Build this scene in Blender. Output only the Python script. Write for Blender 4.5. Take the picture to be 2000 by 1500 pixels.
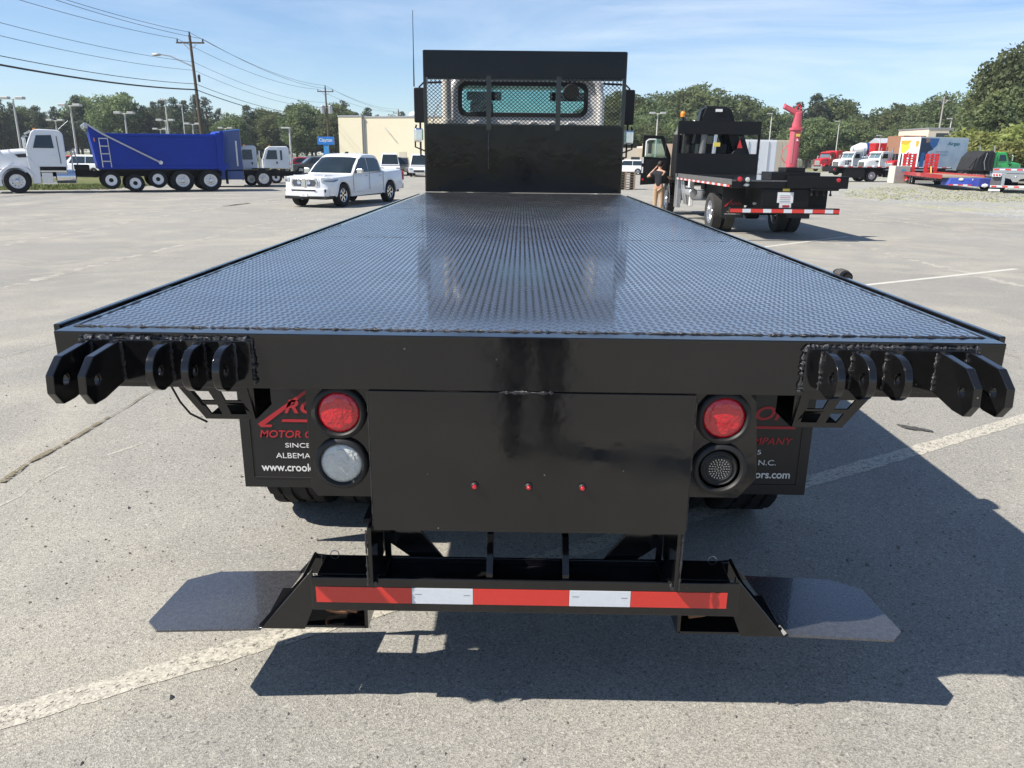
import bpy, bmesh, math, random
import numpy as np
from mathutils import Vector, Matrix, Euler
from mathutils.geometry import tessellate_polygon
PI = math.pi
rad = math.radians
for o in list(bpy.data.objects):
    bpy.data.objects.remove(o, do_unlink=True)
scene = bpy.context.scene
COL = scene.collection

# ------------------------------------------------------------------ camera
CAM = Vector((-.021, -1.917, 1.8745))
PITCH, YAW, ROLL, FPX = .2888, -.0091, .0114, 1500.0
def cam_axes():
    cp, sp = math.cos(PITCH), math.sin(PITCH)
    f = Vector((math.sin(YAW) * cp, math.cos(YAW) * cp, -sp))
    rt = Vector((math.cos(YAW), -math.sin(YAW), 0))
    up = rt.cross(f)
    c, s = math.cos(ROLL), math.sin(ROLL)
    return c * rt + s * up, -s * rt + c * up, f
RT, UP, FW = cam_axes()
cam = bpy.data.cameras.new('camera')
cam.sensor_width = 36
cam.lens = FPX / 2000 * 36
cam.clip_start = .05
cam.clip_end = 3000
co = bpy.data.objects.new('camera', cam)
COL.objects.link(co)
co.matrix_world = Matrix(((RT.x, UP.x, -FW.x, CAM.x), (RT.y, UP.y, -FW.y, CAM.y), (RT.z, UP.z, -FW.z, CAM.z), (0, 0, 0, 1)))
scene.camera = co
def ray(u, v): return FW + RT * ((u - 1000) / FPX) - UP * ((v - 750) / FPX)
def gz(u, v, z=0):                       # photo pixel -> point on a level plane
    d = ray(u, v); return CAM + d * ((z - CAM.z) / d.z)
def ground_h(y):                         # the lot falls 0.2 m away from the camera
    t = min(1, max(0, (y - 3.0) / 12.0)); return .2 * (1 - t * t * (3 - 2 * t))
def gg(u, v):                            # photo pixel -> point on the sloping lot
    z = .1
    for _ in range(30): p = gz(u, v, z); z = ground_h(p.y)
    return p
def gy(u, v, y):                         # photo pixel -> point on an upright plane at that distance
    d = ray(u, v); return CAM + d * ((y - CAM.y) / d.y)

# ------------------------------------------------------------------ sky, sun, exposure
SUN = Vector((-.87, -.30, 1.0)).normalized()
ELEV = math.asin(SUN.z)
AZ = math.atan2(SUN.x, SUN.y)
w = bpy.data.worlds.new('World'); scene.world = w; w.use_nodes = True
nt = w.node_tree; nt.nodes.clear()
def N(t, tree=None, **k):
    n = (tree or nt).nodes.new(t)
    for a, b in k.items(): setattr(n, a, b)
    return n
sky = N('ShaderNodeTexSky', sky_type='NISHITA', sun_disc=False)
sky.sun_elevation = ELEV; sky.sun_rotation = AZ % (2 * PI)
sky.air_density = 1.0; sky.dust_density = .1; sky.ozone_density = 4.0; sky.altitude = 300
tc = N('ShaderNodeTexCoord'); mp = N('ShaderNodeMapping'); mp.inputs['Scale'].default_value = (1.1, 1.6, 7.0); mp.inputs['Rotation'].default_value = (0, .18, .5)
n1 = N('ShaderNodeTexNoise'); n1.inputs['Scale'].default_value = 2.3; n1.inputs['Detail'].default_value = 9; n1.inputs['Roughness'].default_value = .62; n1.inputs['Distortion'].default_value = .8
n2 = N('ShaderNodeTexNoise'); n2.inputs['Scale'].default_value = .9; n2.inputs['Detail'].default_value = 3
r1 = N('ShaderNodeMapRange'); r1.inputs[1].default_value = .43; r1.inputs[2].default_value = .78
r2 = N('ShaderNodeMapRange'); r2.inputs[1].default_value = .40; r2.inputs[2].default_value = .66
mu = N('ShaderNodeMath', operation='MULTIPLY'); mu2 = N('ShaderNodeMath', operation='MULTIPLY'); mu2.inputs[1].default_value = .62
mx = N('ShaderNodeMix', data_type='RGBA'); mx.inputs[7].default_value = (7.5, 8.1, 8.8, 1)
hs = N('ShaderNodeMix', data_type='RGBA', blend_type='MULTIPLY'); hs.inputs[0].default_value = 1; hs.inputs[7].default_value = (.93, .98, 1.06, 1)
bg = N('ShaderNodeBackground'); bg.inputs[1].default_value = .092
wo = N('ShaderNodeOutputWorld')
L = nt.links.new
L(tc.outputs['Generated'], mp.inputs[0]); L(mp.outputs[0], n1.inputs['Vector']); L(mp.outputs[0], n2.inputs['Vector'])
L(n1.outputs[0], r1.inputs[0]); L(n2.outputs[0], r2.inputs[0]); L(r1.outputs[0], mu.inputs[0]); L(r2.outputs[0], mu.inputs[1])
L(mu.outputs[0], mu2.inputs[0]); L(mu2.outputs[0], mx.inputs[0]); hsv = N('ShaderNodeHueSaturation'); hsv.inputs['Saturation'].default_value = .95; L(sky.outputs[0], hsv.inputs['Color']); L(hsv.outputs[0], hs.inputs[6]); L(hs.outputs[2], mx.inputs[6])
L(mx.outputs[2], bg.inputs[0]); L(bg.outputs[0], wo.inputs[0])
sl = bpy.data.lights.new('sun', 'SUN'); sl.energy = 5.0; sl.angle = rad(.53); sl.color = (1, .94, .85)
so = bpy.data.objects.new('sun', sl); COL.objects.link(so)
so.rotation_euler = SUN.to_track_quat('Z', 'Y').to_euler(); so.location = SUN * 60
vs = scene.view_settings
vs.view_transform = 'Standard'; vs.look = 'None'; vs.exposure = .62; vs.gamma = 1; vs.use_curve_mapping = False
scene.render.resolution_x = 1024; scene.render.resolution_y = 768

# ------------------------------------------------------------------ materials
MATS = {}
def mat(name, col, rough=.5, metal=0, coat=0, var=.12, vs=6, bump=0, bs=200, spec=.5, detail=4, rvar=.0, dust=0):
    """Principled paint/metal with a little procedural unevenness in colour, gloss and relief."""
    if name in MATS: return MATS[name]
    m = bpy.data.materials.new(name); m.use_nodes = True; t = m.node_tree
    p = t.nodes['Principled BSDF']; l = t.links.new
    p.inputs['Roughness'].default_value = rough; p.inputs['Metallic'].default_value = metal
    p.inputs['Coat Weight'].default_value = coat; p.inputs['Coat Roughness'].default_value = .06
    p.inputs['Specular IOR Level'].default_value = spec
    c = N('ShaderNodeTexCoord', t)
    n = N('ShaderNodeTexNoise', t); n.inputs['Scale'].default_value = vs; n.inputs['Detail'].default_value = detail; n.inputs['Roughness'].default_value = .65
    l(c.outputs['Object'], n.inputs['Vector'])
    a = N('ShaderNodeMix', t, data_type='RGBA')
    a.inputs[6].default_value = tuple(x * (1 - var) for x in col) + (1,)
    a.inputs[7].default_value = tuple(min(1, x * (1 + var)) for x in col) + (1,)
    l(n.outputs[0], a.inputs[0]); out = a.outputs[2]
    if dust:                                                        # specks of grit and a few fine scratches
        v = N('ShaderNodeTexVoronoi', t); v.inputs['Scale'].default_value = dust; l(c.outputs['Object'], v.inputs['Vector'])
        s1 = N('ShaderNodeSeparateColor', t); l(v.outputs['Color'], s1.inputs[0])
        f1 = N('ShaderNodeMapRange', t); f1.inputs[1].default_value = .965; f1.inputs[2].default_value = .975; l(s1.outputs[0], f1.inputs[0])
        f2 = N('ShaderNodeMapRange', t); f2.inputs[1].default_value = .11; f2.inputs[2].default_value = .04; l(v.outputs['Distance'], f2.inputs[0])
        mm = N('ShaderNodeMath', t, operation='MULTIPLY'); l(f1.outputs[0], mm.inputs[0]); l(f2.outputs[0], mm.inputs[1])
        sm = N('ShaderNodeTexNoise', t); sm.inputs['Scale'].default_value = 1.3; sm.inputs['Detail'].default_value = 7; sm.inputs['Roughness'].default_value = .7; l(c.outputs['Object'], sm.inputs['Vector'])
        f3 = N('ShaderNodeMapRange', t); f3.inputs[1].default_value = .52; f3.inputs[2].default_value = .80; f3.inputs[4].default_value = .035; l(sm.outputs[0], f3.inputs[0])
        mxx = N('ShaderNodeMath', t, operation='MAXIMUM'); l(mm.outputs[0], mxx.inputs[0]); l(f3.outputs[0], mxx.inputs[1])
        d = N('ShaderNodeMix', t, data_type='RGBA'); d.inputs[7].default_value = (.17, .16, .14, 1); l(mxx.outputs[0], d.inputs[0]); l(out, d.inputs[6]); out = d.outputs[2]
    l(out, p.inputs['Base Color'])
    if rvar:
        mr = N('ShaderNodeMapRange', t); mr.inputs[1].default_value = .3; mr.inputs[2].default_value = .7
        mr.inputs[3].default_value = max(.02, rough - rvar); mr.inputs[4].default_value = rough + rvar
        nn = N('ShaderNodeTexNoise', t); nn.inputs['Scale'].default_value = vs * 2.7; nn.inputs['Detail'].default_value = 5
        l(c.outputs['Object'], nn.inputs['Vector']); l(nn.outputs[0], mr.inputs[0]); l(mr.outputs[0], p.inputs['Roughness'])
    if bump:
        b = N('ShaderNodeBump', t); b.inputs['Strength'].default_value = bump; b.inputs['Distance'].default_value = .01
        nb = N('ShaderNodeTexNoise', t); nb.inputs['Scale'].default_value = bs; nb.inputs['Detail'].default_value = 3
        l(c.outputs['Object'], nb.inputs['Vector']); l(nb.outputs[0], b.inputs['Height']); l(b.outputs[0], p.inputs['Normal'])
    MATS[name] = m
    return m
def glass(name, tint, mixg=.12, rough=.02):
    if name in MATS: return MATS[name]
    m = bpy.data.materials.new(name); m.use_nodes = True; t = m.node_tree; t.nodes.clear(); l = t.links.new
    o = N('ShaderNodeOutputMaterial', t); ms = N('ShaderNodeMixShader', t); tr = N('ShaderNodeBsdfTransparent', t); g = N('ShaderNodeBsdfGlossy', t)
    tr.inputs[0].default_value = tint + (1,); g.inputs['Roughness'].default_value = rough
    lw = N('ShaderNodeLayerWeight', t); lw.inputs[0].default_value = .35
    mr = N('ShaderNodeMapRange', t); mr.inputs[3].default_value = mixg; mr.inputs[4].default_value = .9
    l(lw.outputs['Fresnel'], mr.inputs[0]); l(mr.outputs[0], ms.inputs[0]); l(tr.outputs[0], ms.inputs[1]); l(g.outputs[0], ms.inputs[2]); l(ms.outputs[0], o.inputs[0])
    MATS[name] = m
    return m

# ------------------------------------------------------------------ mesh helpers
class MB:
    def __init__(s): s.v = []; s.f = []
    def add(s, v, f):
        n = len(s.v); s.v += [tuple(p) for p in v]; s.f += [[i + n for i in q] for q in f]; return s
    def box(s, x0, x1, y0, y1, z0, z1):
        return s.add([(x, y, z) for x in (x0, x1) for y in (y0, y1) for z in (z0, z1)],
                     [(0, 1, 3, 2), (4, 6, 7, 5), (0, 4, 5, 1), (2, 3, 7, 6), (0, 2, 6, 4), (1, 5, 7, 3)])
    def cb(s, c, d, r=(0, 0, 0)):
        e = Euler(r).to_matrix(); c = Vector(c); q = MB().box(-d[0] / 2, d[0] / 2, -d[1] / 2, d[1] / 2, -d[2] / 2, d[2] / 2)
        return s.add([c + e @ Vector(p) for p in q.v], q.f)
    def prism(s, poly, a, b, ax='x', holes=()):
        """poly in the two other axes (x:(y,z) y:(x,z) z:(x,y)), from a to b"""
        P = {'x': lambda t, p: (t, p[0], p[1]), 'y': lambda t, p: (p[0], t, p[1]), 'z': lambda t, p: (p[0], p[1], t)}[ax]
        loops = [list(poly)] + [list(h) for h in holes]
        n = sum(map(len, loops)); vv = [P(a, p) for lp in loops for p in lp] + [P(b, p) for lp in loops for p in lp]
        if holes:
            tri = tessellate_polygon([[Vector((p[0], p[1], 0)) for p in lp] for lp in loops])
            ff = [tuple(t) for t in tri] + [tuple(i + n for i in reversed(t)) for t in tri]
        else: ff = [tuple(range(n)), tuple(range(2 * n - 1, n - 1, -1))]
        k = 0
        for lp in loops:
            m = len(lp)
            for i in range(m):
                j = (i + 1) % m; ff.append((k + i, k + j, k + j + n, k + i + n))
            k += m
        return s.add(vv, ff)
    def tube(s, path, r, n=8, cap=True):
        path = [Vector(p) for p in path]; m = len(path); rr = r if isinstance(r, (list, tuple)) else [r] * m
        vv = []; ref = None
        for i, p in enumerate(path):
            d = (path[min(i + 1, m - 1)] - path[max(i - 1, 0)]).normalized()
            if ref is None: ref = Vector((0, 0, 1)) if abs(d.z) < .9 else Vector((1, 0, 0))
            a = (ref - d * ref.dot(d)).normalized(); b = d.cross(a); ref = a
            vv += [p + (a * math.cos(2 * PI * k / n) + b * math.sin(2 * PI * k / n)) * rr[i] for k in range(n)]
        ff = [(i * n + k, i * n + (k + 1) % n, (i + 1) * n + (k + 1) % n, (i + 1) * n + k) for i in range(m - 1) for k in range(n)]
        if cap: ff += [tuple(range(n - 1, -1, -1)), tuple(range((m - 1) * n, m * n))]
        return s.add(vv, ff)
    def lathe(s, prof, c=(0, 0, 0), ax='x', n=24):
        c = Vector(c); vv = []
        for r, t in prof:
            for k in range(n):
                a = 2 * PI * k / n; q, w_ = r * math.cos(a), r * math.sin(a)
                vv.append(c + Vector({'x': (t, q, w_), 'y': (q, t, w_), 'z': (q, w_, t)}[ax]))
        m = len(prof)
        ff = [(i * n + k, i * n + (k + 1) % n, (i + 1) * n + (k + 1) % n, (i + 1) * n + k) for i in range(m - 1) for k in range(n)]
        ff += [tuple(range(n)), tuple(range((m - 1) * n, m * n))]
        return s.add(vv, ff)
    def loft(s, secs, cap=True):
        n = len(secs[0]); m = len(secs)
        ff = [(i * n + k, i * n + (k + 1) % n, (i + 1) * n + (k + 1) % n, (i + 1) * n + k) for i in range(m - 1) for k in range(n)]
        if cap: ff += [tuple(range(n)), tuple(range((m - 1) * n, m * n))]
        return s.add([p for q in secs for p in q], ff)
    def ico(s, c, r, sub=1, sc=(1, 1, 1)):
        b = bmesh.new(); bmesh.ops.create_icosphere(b, subdivisions=sub, radius=r); b.verts.ensure_lookup_table()
        s.add([(c[0] + v.co.x * sc[0], c[1] + v.co.y * sc[1], c[2] + v.co.z * sc[2]) for v in b.verts], [[v.index for v in f.verts] for f in b.faces]); b.free(); return s
    def map(s, fn): s.v = [fn(*p) for p in s.v]; return s
    def mesh(s, name, m, smooth=35):
        me = bpy.data.meshes.new(name); me.from_pydata([tuple(p) for p in s.v], [], s.f)
        b = bmesh.new(); b.from_mesh(me); bmesh.ops.recalc_face_normals(b, faces=b.faces); b.to_mesh(me); b.free()
        if smooth:
            me.polygons.foreach_set('use_smooth', [True] * len(me.polygons)); me.set_sharp_from_angle(angle=rad(smooth))
        me.materials.append(m); return me
    def build(s, name, m, parent=None, bevel=0, smooth=35, kind=None, seg=2, loc=None):
        o = put(name, s.mesh(name, m, smooth), parent, loc)
        if bevel:
            q = o.modifiers.new('bevel', 'BEVEL'); q.width = bevel; q.segments = seg; q.limit_method = 'ANGLE'; q.angle_limit = rad(28); q.harden_normals = True
        if kind: o['kind'] = kind
        return o
def put(name, me, parent=None, loc=None, rot=None, scale=None):
    o = bpy.data.objects.new(name, me); COL.objects.link(o)
    if parent is not None: o.parent = parent
    if loc is not None: o.location = loc
    if rot is not None: o.rotation_euler = rot
    if scale is not None: o.scale = scale
    return o
def tag(o, label, cat=None, group=None, kind=None):
    if label: o['label'] = label
    if cat: o['category'] = cat
    if group: o['group'] = group
    if kind: o['kind'] = kind
    return o
def thing(name, label, cat, loc=(0, 0, 0), rz=0, group=None):
    o = bpy.data.objects.new(name, None); COL.objects.link(o); o.empty_display_size = .2
    o.location = loc; o.rotation_euler = (0, 0, rz)
    return tag(o, label, cat, group)
def copy_tree(o, parent=None):
    c = o.copy(); COL.objects.link(c)
    if parent is not None: c.parent = parent
    for ch in list(o.children): copy_tree(ch, c)
    return c
def text(name, body, size, m, parent, loc, rot=(PI / 2, 0, 0), align='LEFT', ext=.0006, shear=0, sx=1, bold=0):
    cu = bpy.data.curves.new(name, 'FONT'); cu.body = body; cu.size = size; cu.align_x = align; cu.extrude = ext; cu.shear = shear; cu.offset = bold
    t = bpy.data.objects.new(name, cu); COL.objects.link(t); bpy.context.view_layer.update()
    me = bpy.data.meshes.new_from_object(t.evaluated_get(bpy.context.evaluated_depsgraph_get()))
    bpy.data.objects.remove(t, do_unlink=True); bpy.data.curves.remove(cu)
    me.materials.clear(); me.materials.append(m)
    return put(name, me, parent, loc, rot, (sx, 1, 1))
def circ(cx, cy, r, n=16, a0=0): return [(cx + r * math.cos(a0 + 2 * PI * k / n), cy + r * math.sin(a0 + 2 * PI * k / n)) for k in range(n)]
def rrect(x0, x1, y0, y1, r, n=5):
    p = []
    for cx, cy, a in ((x1 - r, y1 - r, 0), (x0 + r, y1 - r, 90), (x0 + r, y0 + r, 180), (x1 - r, y0 + r, 270)):
        p += [(cx + r * math.cos(rad(a + 90 * k / n)), cy + r * math.sin(rad(a + 90 * k / n))) for k in range(n + 1)]
    return p
rng = random.Random(7)
def bead(mb, path, r, step=.006, amp=.35, n=6):
    """an uneven weld bead along a polyline"""
    path = [Vector(p) for p in path]
    for a, b in zip(path, path[1:]):
        k = max(2, int((b - a).length / step)); pts = []; rs = []
        for i in range(k + 1):
            pts.append(a.lerp(b, i / k) + Vector((rng.uniform(-1, 1), rng.uniform(-1, 1), rng.uniform(-1, 1))) * r * .25); rs.append(r * (1 + rng.uniform(-amp, amp)))
        mb.tube(pts, rs, n)
    return mb

# palette
BLACK = mat('gloss_black_paint', (.0065, .0066, .007), .11, coat=.28, spec=.5, var=.45, vs=3, bump=.14, bs=9, rvar=.07, dust=38)
BLACK3 = mat('headboard_black_paint', (.004, .0042, .0052), .10, spec=.30, var=.5, vs=2, bump=.30, bs=4, rvar=.06, dust=30)
BLACK2 = mat('satin_black_paint', (.007, .007, .008), .36, spec=.25, var=.4, vs=5, bump=.05, bs=160, rvar=.08)
DECKM = mat('deck_black_paint', (.050, .050, .052), .22, coat=1, spec=1.0, var=.5, vs=1.6, bump=.03, bs=60, rvar=.09)
DECKM.node_tree.nodes['Principled BSDF'].inputs['Coat Roughness'].default_value = .07
WELD = mat('painted_weld', (.02, .02, .022), .22, coat=.4, var=.5, vs=60, bump=.5, bs=350)
RUBBER = mat('tyre_rubber', (.016, .016, .017), .78, spec=.25, var=.35, vs=14, bump=.12, bs=90)
RUBBERD = mat('dusty_tyre_rubber', (.035, .034, .032), .85, var=.4, vs=9, bump=.15, bs=90)
FLAPM = mat('flap_rubber', (.010, .010, .011), .38, var=.3, vs=8, bump=.04, bs=70)
CHASSIS = mat('chassis_black', (.010, .010, .010), .6, spec=.25, var=.5, vs=10, bump=.1, bs=60)
CHROME = mat('polished_metal', (.72, .73, .75), .14, 1, var=.06, vs=9, rvar=.05)
ALU = mat('brushed_aluminium', (.62, .63, .65), .34, 1, var=.1, vs=12, rvar=.1)
GALV = mat('galvanised_steel', (.48, .49, .50), .48, .7, var=.15, vs=10)
WHITE = mat('white_vehicle_paint', (.74, .755, .77), .28, coat=.5, var=.06, vs=2.2, bump=.06, bs=3)
CREAM = mat('cab_white_paint', (.80, .79, .77), .34, coat=.4, var=.05, vs=5)
BLUE = mat('blue_vehicle_paint', (.002, .030, .29), .42, coat=0, spec=.3, var=.25, vs=1.1, bump=.4, bs=1.6)
BLUE2 = mat('dark_blue_vehicle_paint', (.015, .055, .22), .28, coat=.5, var=.1, vs=2.5)
RED = mat('red_vehicle_paint', (.50, .015, .02), .3, coat=.4, var=.1, vs=4)
PINK = mat('faded_red_crane_paint', (.60, .10, .13), .5, coat=.1, var=.14, vs=7)
GREEN = mat('green_vehicle_paint', (.03, .42, .09), .3, coat=.4, var=.1, vs=4)
PRINT_R = mat('red_print', (.42, .02, .03), .5, var=.1)
PRINT_W = mat('white_print', (.75, .75, .74), .5, var=.05)
PRINT_T = mat('teal_print', (.03, .22, .26), .5, var=.1)
PRINT_G = mat('grey_print', (.25, .27, .3), .5, var=.1)
AMBER = mat('amber_lens', (.75, .25, .02), .25, coat=.5, var=.1)
YELLOW = mat('yellow_decal', (.72, .58, .10), .5, var=.1)
DARKIN = mat('dark_interior', (.012, .012, .013), .7, spec=.2, var=.3)
GASKET = mat('rubber_gasket', (.012, .012, .012), .55, var=.2)
GLASS = glass('tinted_window_glass', (.45, .62, .60), .10)
GLASS_D = glass('dark_window_glass', (.10, .13, .14), .10)
GLASS_C = glass('clear_glass', (.66, .84, .82), .05)
HEADL = mat('headlamp_lens', (.55, .57, .6), .08, .6, coat=1, var=.25, vs=30)
WOOD = mat('weathered_pole_wood', (.10, .075, .055), .9, var=.35, vs=5, bump=.3, bs=40)
LIGHTPOLE = mat('painted_light_pole', (.55, .54, .50), .5, var=.1, vs=5)
SKIN = mat('skin', (.50, .28, .19), .5, var=.08, vs=20)

# ------------------------------------------------------------------ ground
def ground_mat(name, c1, c2, agg, ascale, patch=.12, rough=.9, warm=None, bump=.35, streak=0):
    m = bpy.data.materials.new(name); m.use_nodes = True; t = m.node_tree; l = t.links.new; p = t.nodes['Principled BSDF']
    p.inputs['Roughness'].default_value = rough; p.inputs['Specular IOR Level'].default_value = .3
    c = N('ShaderNodeTexCoord', t)
    def noise(s, d=4, r=.6, dist=0):
        n = N('ShaderNodeTexNoise', t); n.inputs['Scale'].default_value = s; n.inputs['Detail'].default_value = d; n.inputs['Roughness'].default_value = r; n.inputs['Distortion'].default_value = dist
        l(c.outputs['Object'], n.inputs['Vector']); return n.outputs[0]
    def rng_(x, a, b, lo=0, hi=1):
        q = N('ShaderNodeMapRange', t); q.inputs[1].default_value = a; q.inputs[2].default_value = b; q.inputs[3].default_value = lo; q.inputs[4].default_value = hi; l(x, q.inputs[0]); return q.outputs[0]
    def mix(f, a, b, mode='MIX'):
        q = N('ShaderNodeMix', t, data_type='RGBA', blend_type=mode)
        for i, s in ((0, f), (6, a), (7, b)):
            if isinstance(s, (int, float)): q.inputs[i].default_value = s
            elif isinstance(s, tuple): q.inputs[i].default_value = s + (1,)
            else: l(s, q.inputs[i])
        return q.outputs[2]
    big = noise(.16, 5, .6, .6); mid = noise(1.7, 6, .65)
    col = mix(rng_(big, .35, .68), c1, c2)
    if warm: col = mix(rng_(noise(.42, 4, .6, 1.2), .46, .66), col, warm)
    col = mix(rng_(mid, .3, .72, 0, .32), col, tuple(x * .66 for x in c1))
    vo = N('ShaderNodeTexVoronoi', t); vo.inputs['Scale'].default_value = ascale; l(c.outputs['Object'], vo.inputs['Vector'])
    sp = N('ShaderNodeSeparateColor', t); l(vo.outputs['Color'], sp.inputs[0])
    col = mix(agg, col, mix(1.0, col, mix(sp.outputs[0], (.42, .42, .42), (1.62, 1.60, 1.52)), 'MULTIPLY'))
    vo2 = N('ShaderNodeTexVoronoi', t); vo2.inputs['Scale'].default_value = ascale * .55; l(c.outputs['Object'], vo2.inputs['Vector'])
    sp2 = N('ShaderNodeSeparateColor', t); l(vo2.outputs['Color'], sp2.inputs[0])
    col = mix(rng_(sp2.outputs[1], .965, .985, 0, .55), col, tuple(x * .22 for x in c1))
    col = mix(rng_(sp2.outputs[2], .965, .985, 0, .4), col, tuple(min(1, x * 1.7) for x in c2))
    if streak:
        mp_ = N('ShaderNodeMapping', t); mp_.inputs['Rotation'].default_value = (0, 0, streak); mp_.inputs['Scale'].default_value = (.55, .05, 1); l(c.outputs['Object'], mp_.inputs[0])
        n = N('ShaderNodeTexNoise', t); n.inputs['Scale'].default_value = 1.1; n.inputs['Detail'].default_value = 5; l(mp_.outputs[0], n.inputs['Vector'])
        col = mix(rng_(n.outputs[0], .5, .72, 0, .14), col, tuple(x * .62 for x in c1))
    l(col, p.inputs['Base Color'])
    b = N('ShaderNodeBump', t); b.inputs['Strength'].default_value = bump; b.inputs['Distance'].default_value = .006
    ad = N('ShaderNodeMath', t, operation='MULTIPLY_ADD'); ad.inputs[1].default_value = .6; l(noise(ascale * 1.3, 3), ad.inputs[0]); l(vo.outputs['Distance'], ad.inputs[2])
    l(ad.outputs[0], b.inputs['Height']); l(b.outputs[0], p.inputs['Normal'])
    return m
ASPHALT = ground_mat('worn_asphalt', (.280, .270, .246), (.335, .322, .290), .58, 225, warm=(.385, .362, .308), streak=.42)
ROADM = ground_mat('road_asphalt', (.17, .17, .17), (.22, .215, .20), .4, 90, streak=.1)
GRAVEL = ground_mat('grey_gravel', (.29, .29, .285), (.40, .39, .37), .75, 26, rough=.95, bump=.8, warm=(.36, .355, .215))
GRASS = ground_mat('mown_grass', (.085, .11, .028), (.16, .165, .055), .6, 34, rough=.95, warm=(.20, .18, .085), bump=.9)
def sheet(name, pts, z, m, parent=None, kind='structure', sub=0):
    me = bpy.data.meshes.new(name); b = bmesh.new(); b.faces.new([b.verts.new((p[0], p[1], 0)) for p in pts])
    for y in [3 + .75 * k for k in range(17)]: bmesh.ops.bisect_plane(b, geom=b.verts[:] + b.edges[:] + b.faces[:], plane_co=(0, y, 0), plane_no=(0, 1, 0))
    for v in b.verts: v.co.z = z + ground_h(v.co.y)
    bmesh.ops.recalc_face_normals(b, faces=b.faces)
    b.to_mesh(me); b.free(); me.materials.append(m); o = put(name, me, parent)
    if me.polygons and me.polygons[0].normal.z < 0: me.flip_normals()
    if kind and parent is None: o['kind'] = kind
    return o
ground = sheet('ground', [(-900, -600), (900, -600), (900, 1400), (-900, 1400)], -.012, GRASS)
lot = sheet('asphalt_lot', [(-70, -60), (16.5, -60), (16.9, 20), (16.4, 33), (17.2, 39), (15, 58), (15, 106), (-12, 106), (-21, 100), (-21, 46), (-22.4, 37.4), (-45, 28.5), (-70, 18)], 0, ASPHALT)
road = sheet('road', [(-44, 10), (-33, 22), (-33, 420), (-44, 420)], -.004, ROADM)
gravel = sheet('gravel_yard', [(13.5, -60), (150, -60), (150, 190), (13.5, 190)], -.006, GRAVEL)
def blob(cx, cy, rx, ry, n=60, seed=1, amp=.16, rot=0):
    r = random.Random(seed); ph = [r.uniform(0, 7) for _ in range(6)]; o = []
    for k in range(n):
        a = 2 * PI * k / n; q = 1 + amp * sum(math.sin(a * (i + 2) + ph[i]) / (1 + i * .5) for i in range(6)) * .5
        x, y = rx * q * math.cos(a), ry * q * math.sin(a)
        o.append((cx + x * math.cos(rot) - y * math.sin(rot), cy + x * math.sin(rot) + y * math.cos(rot)))
    return o
GRASS2 = ground_mat('dry_grass_patch', (.17, .175, .075), (.27, .26, .125), .6, 30, rough=.95, warm=(.33, .32, .24), bump=.9)
gp = [gz(u, v)[:2] for u, v in ((1630, 374), (1720, 366), (1800, 362), (2080, 372), (2200, 400), (2080, 425), (1960, 416), (1850, 402), (1740, 395), (1670, 386))]
gpr = random.Random(4); gpp = []
for a, b in zip(gp, gp[1:] + gp[:1]): gpp += [(a[0] + (b[0] - a[0]) * k / 8 + gpr.uniform(-.5, .5), a[1] + (b[1] - a[1]) * k / 8 + gpr.uniform(-.6, .6)) for k in range(8)]
grass_bank = sheet('grass_bank', blob(48, 150, 42, 26, 80, 9, .2, .3), -.002, GRASS2)
# painted lines, seams and cracks lie on the lot
def worn(name, col, keep, scale=9, col2=None):
    m = bpy.data.materials.new(name); m.use_nodes = True; t = m.node_tree; l = t.links.new; p = t.nodes['Principled BSDF']; p.inputs['Roughness'].default_value = .85
    c = N('ShaderNodeTexCoord', t); n = N('ShaderNodeTexNoise', t); n.inputs['Scale'].default_value = scale; n.inputs['Detail'].default_value = 8; n.inputs['Roughness'].default_value = .72
    l(c.outputs['Object'], n.inputs['Vector']); mr = N('ShaderNodeMapRange', t); mr.inputs[1].default_value = keep; mr.inputs[2].default_value = keep + .1
    v = N('ShaderNodeTexVoronoi', t); v.inputs['Scale'].default_value = 120; l(c.outputs['Object'], v.inputs['Vector']); sp = N('ShaderNodeSeparateColor', t); l(v.outputs['Color'], sp.inputs[0])
    a = N('ShaderNodeMix', t, data_type='RGBA'); a.inputs[6].default_value = tuple(x * .62 for x in col) + (1,); a.inputs[7].default_value = col + (1,); l(sp.outputs[0], a.inputs[0]); l(a.outputs[2], p.inputs['Base Color'])
    ad = N('ShaderNodeMath', t, operation='MULTIPLY_ADD'); ad.inputs[1].default_value = .22; l(sp.outputs[1], ad.inputs[0]); l(n.outputs[0], ad.inputs[2]); l(ad.outputs[0], mr.inputs[0])
    tr = N('ShaderNodeBsdfTransparent', t); ms = N('ShaderNodeMixShader', t); l(mr.outputs[0], ms.inputs[0]); l(tr.outputs[0], ms.inputs[1]); l(p.outputs[0], ms.inputs[2])
    l(ms.outputs[0], t.nodes['Material Output'].inputs[0]); return m
PAINT = worn('worn_line_paint', (.54, .505, .42), .45, 30)
PAINT3 = worn('solid_line_paint', (.66, .64, .56), .30, 12)
PAINT2 = worn('faint_line_paint', (.46, .45, .42), .50)
SEAM = worn('pale_seam', (.50, .47, .40), .52, 4)
CRACK = worn('sandy_crack', (.23, .195, .12), .50, 14)
STAIN = worn('dark_stain', (.075, .07, .065), .42, 3)
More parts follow.
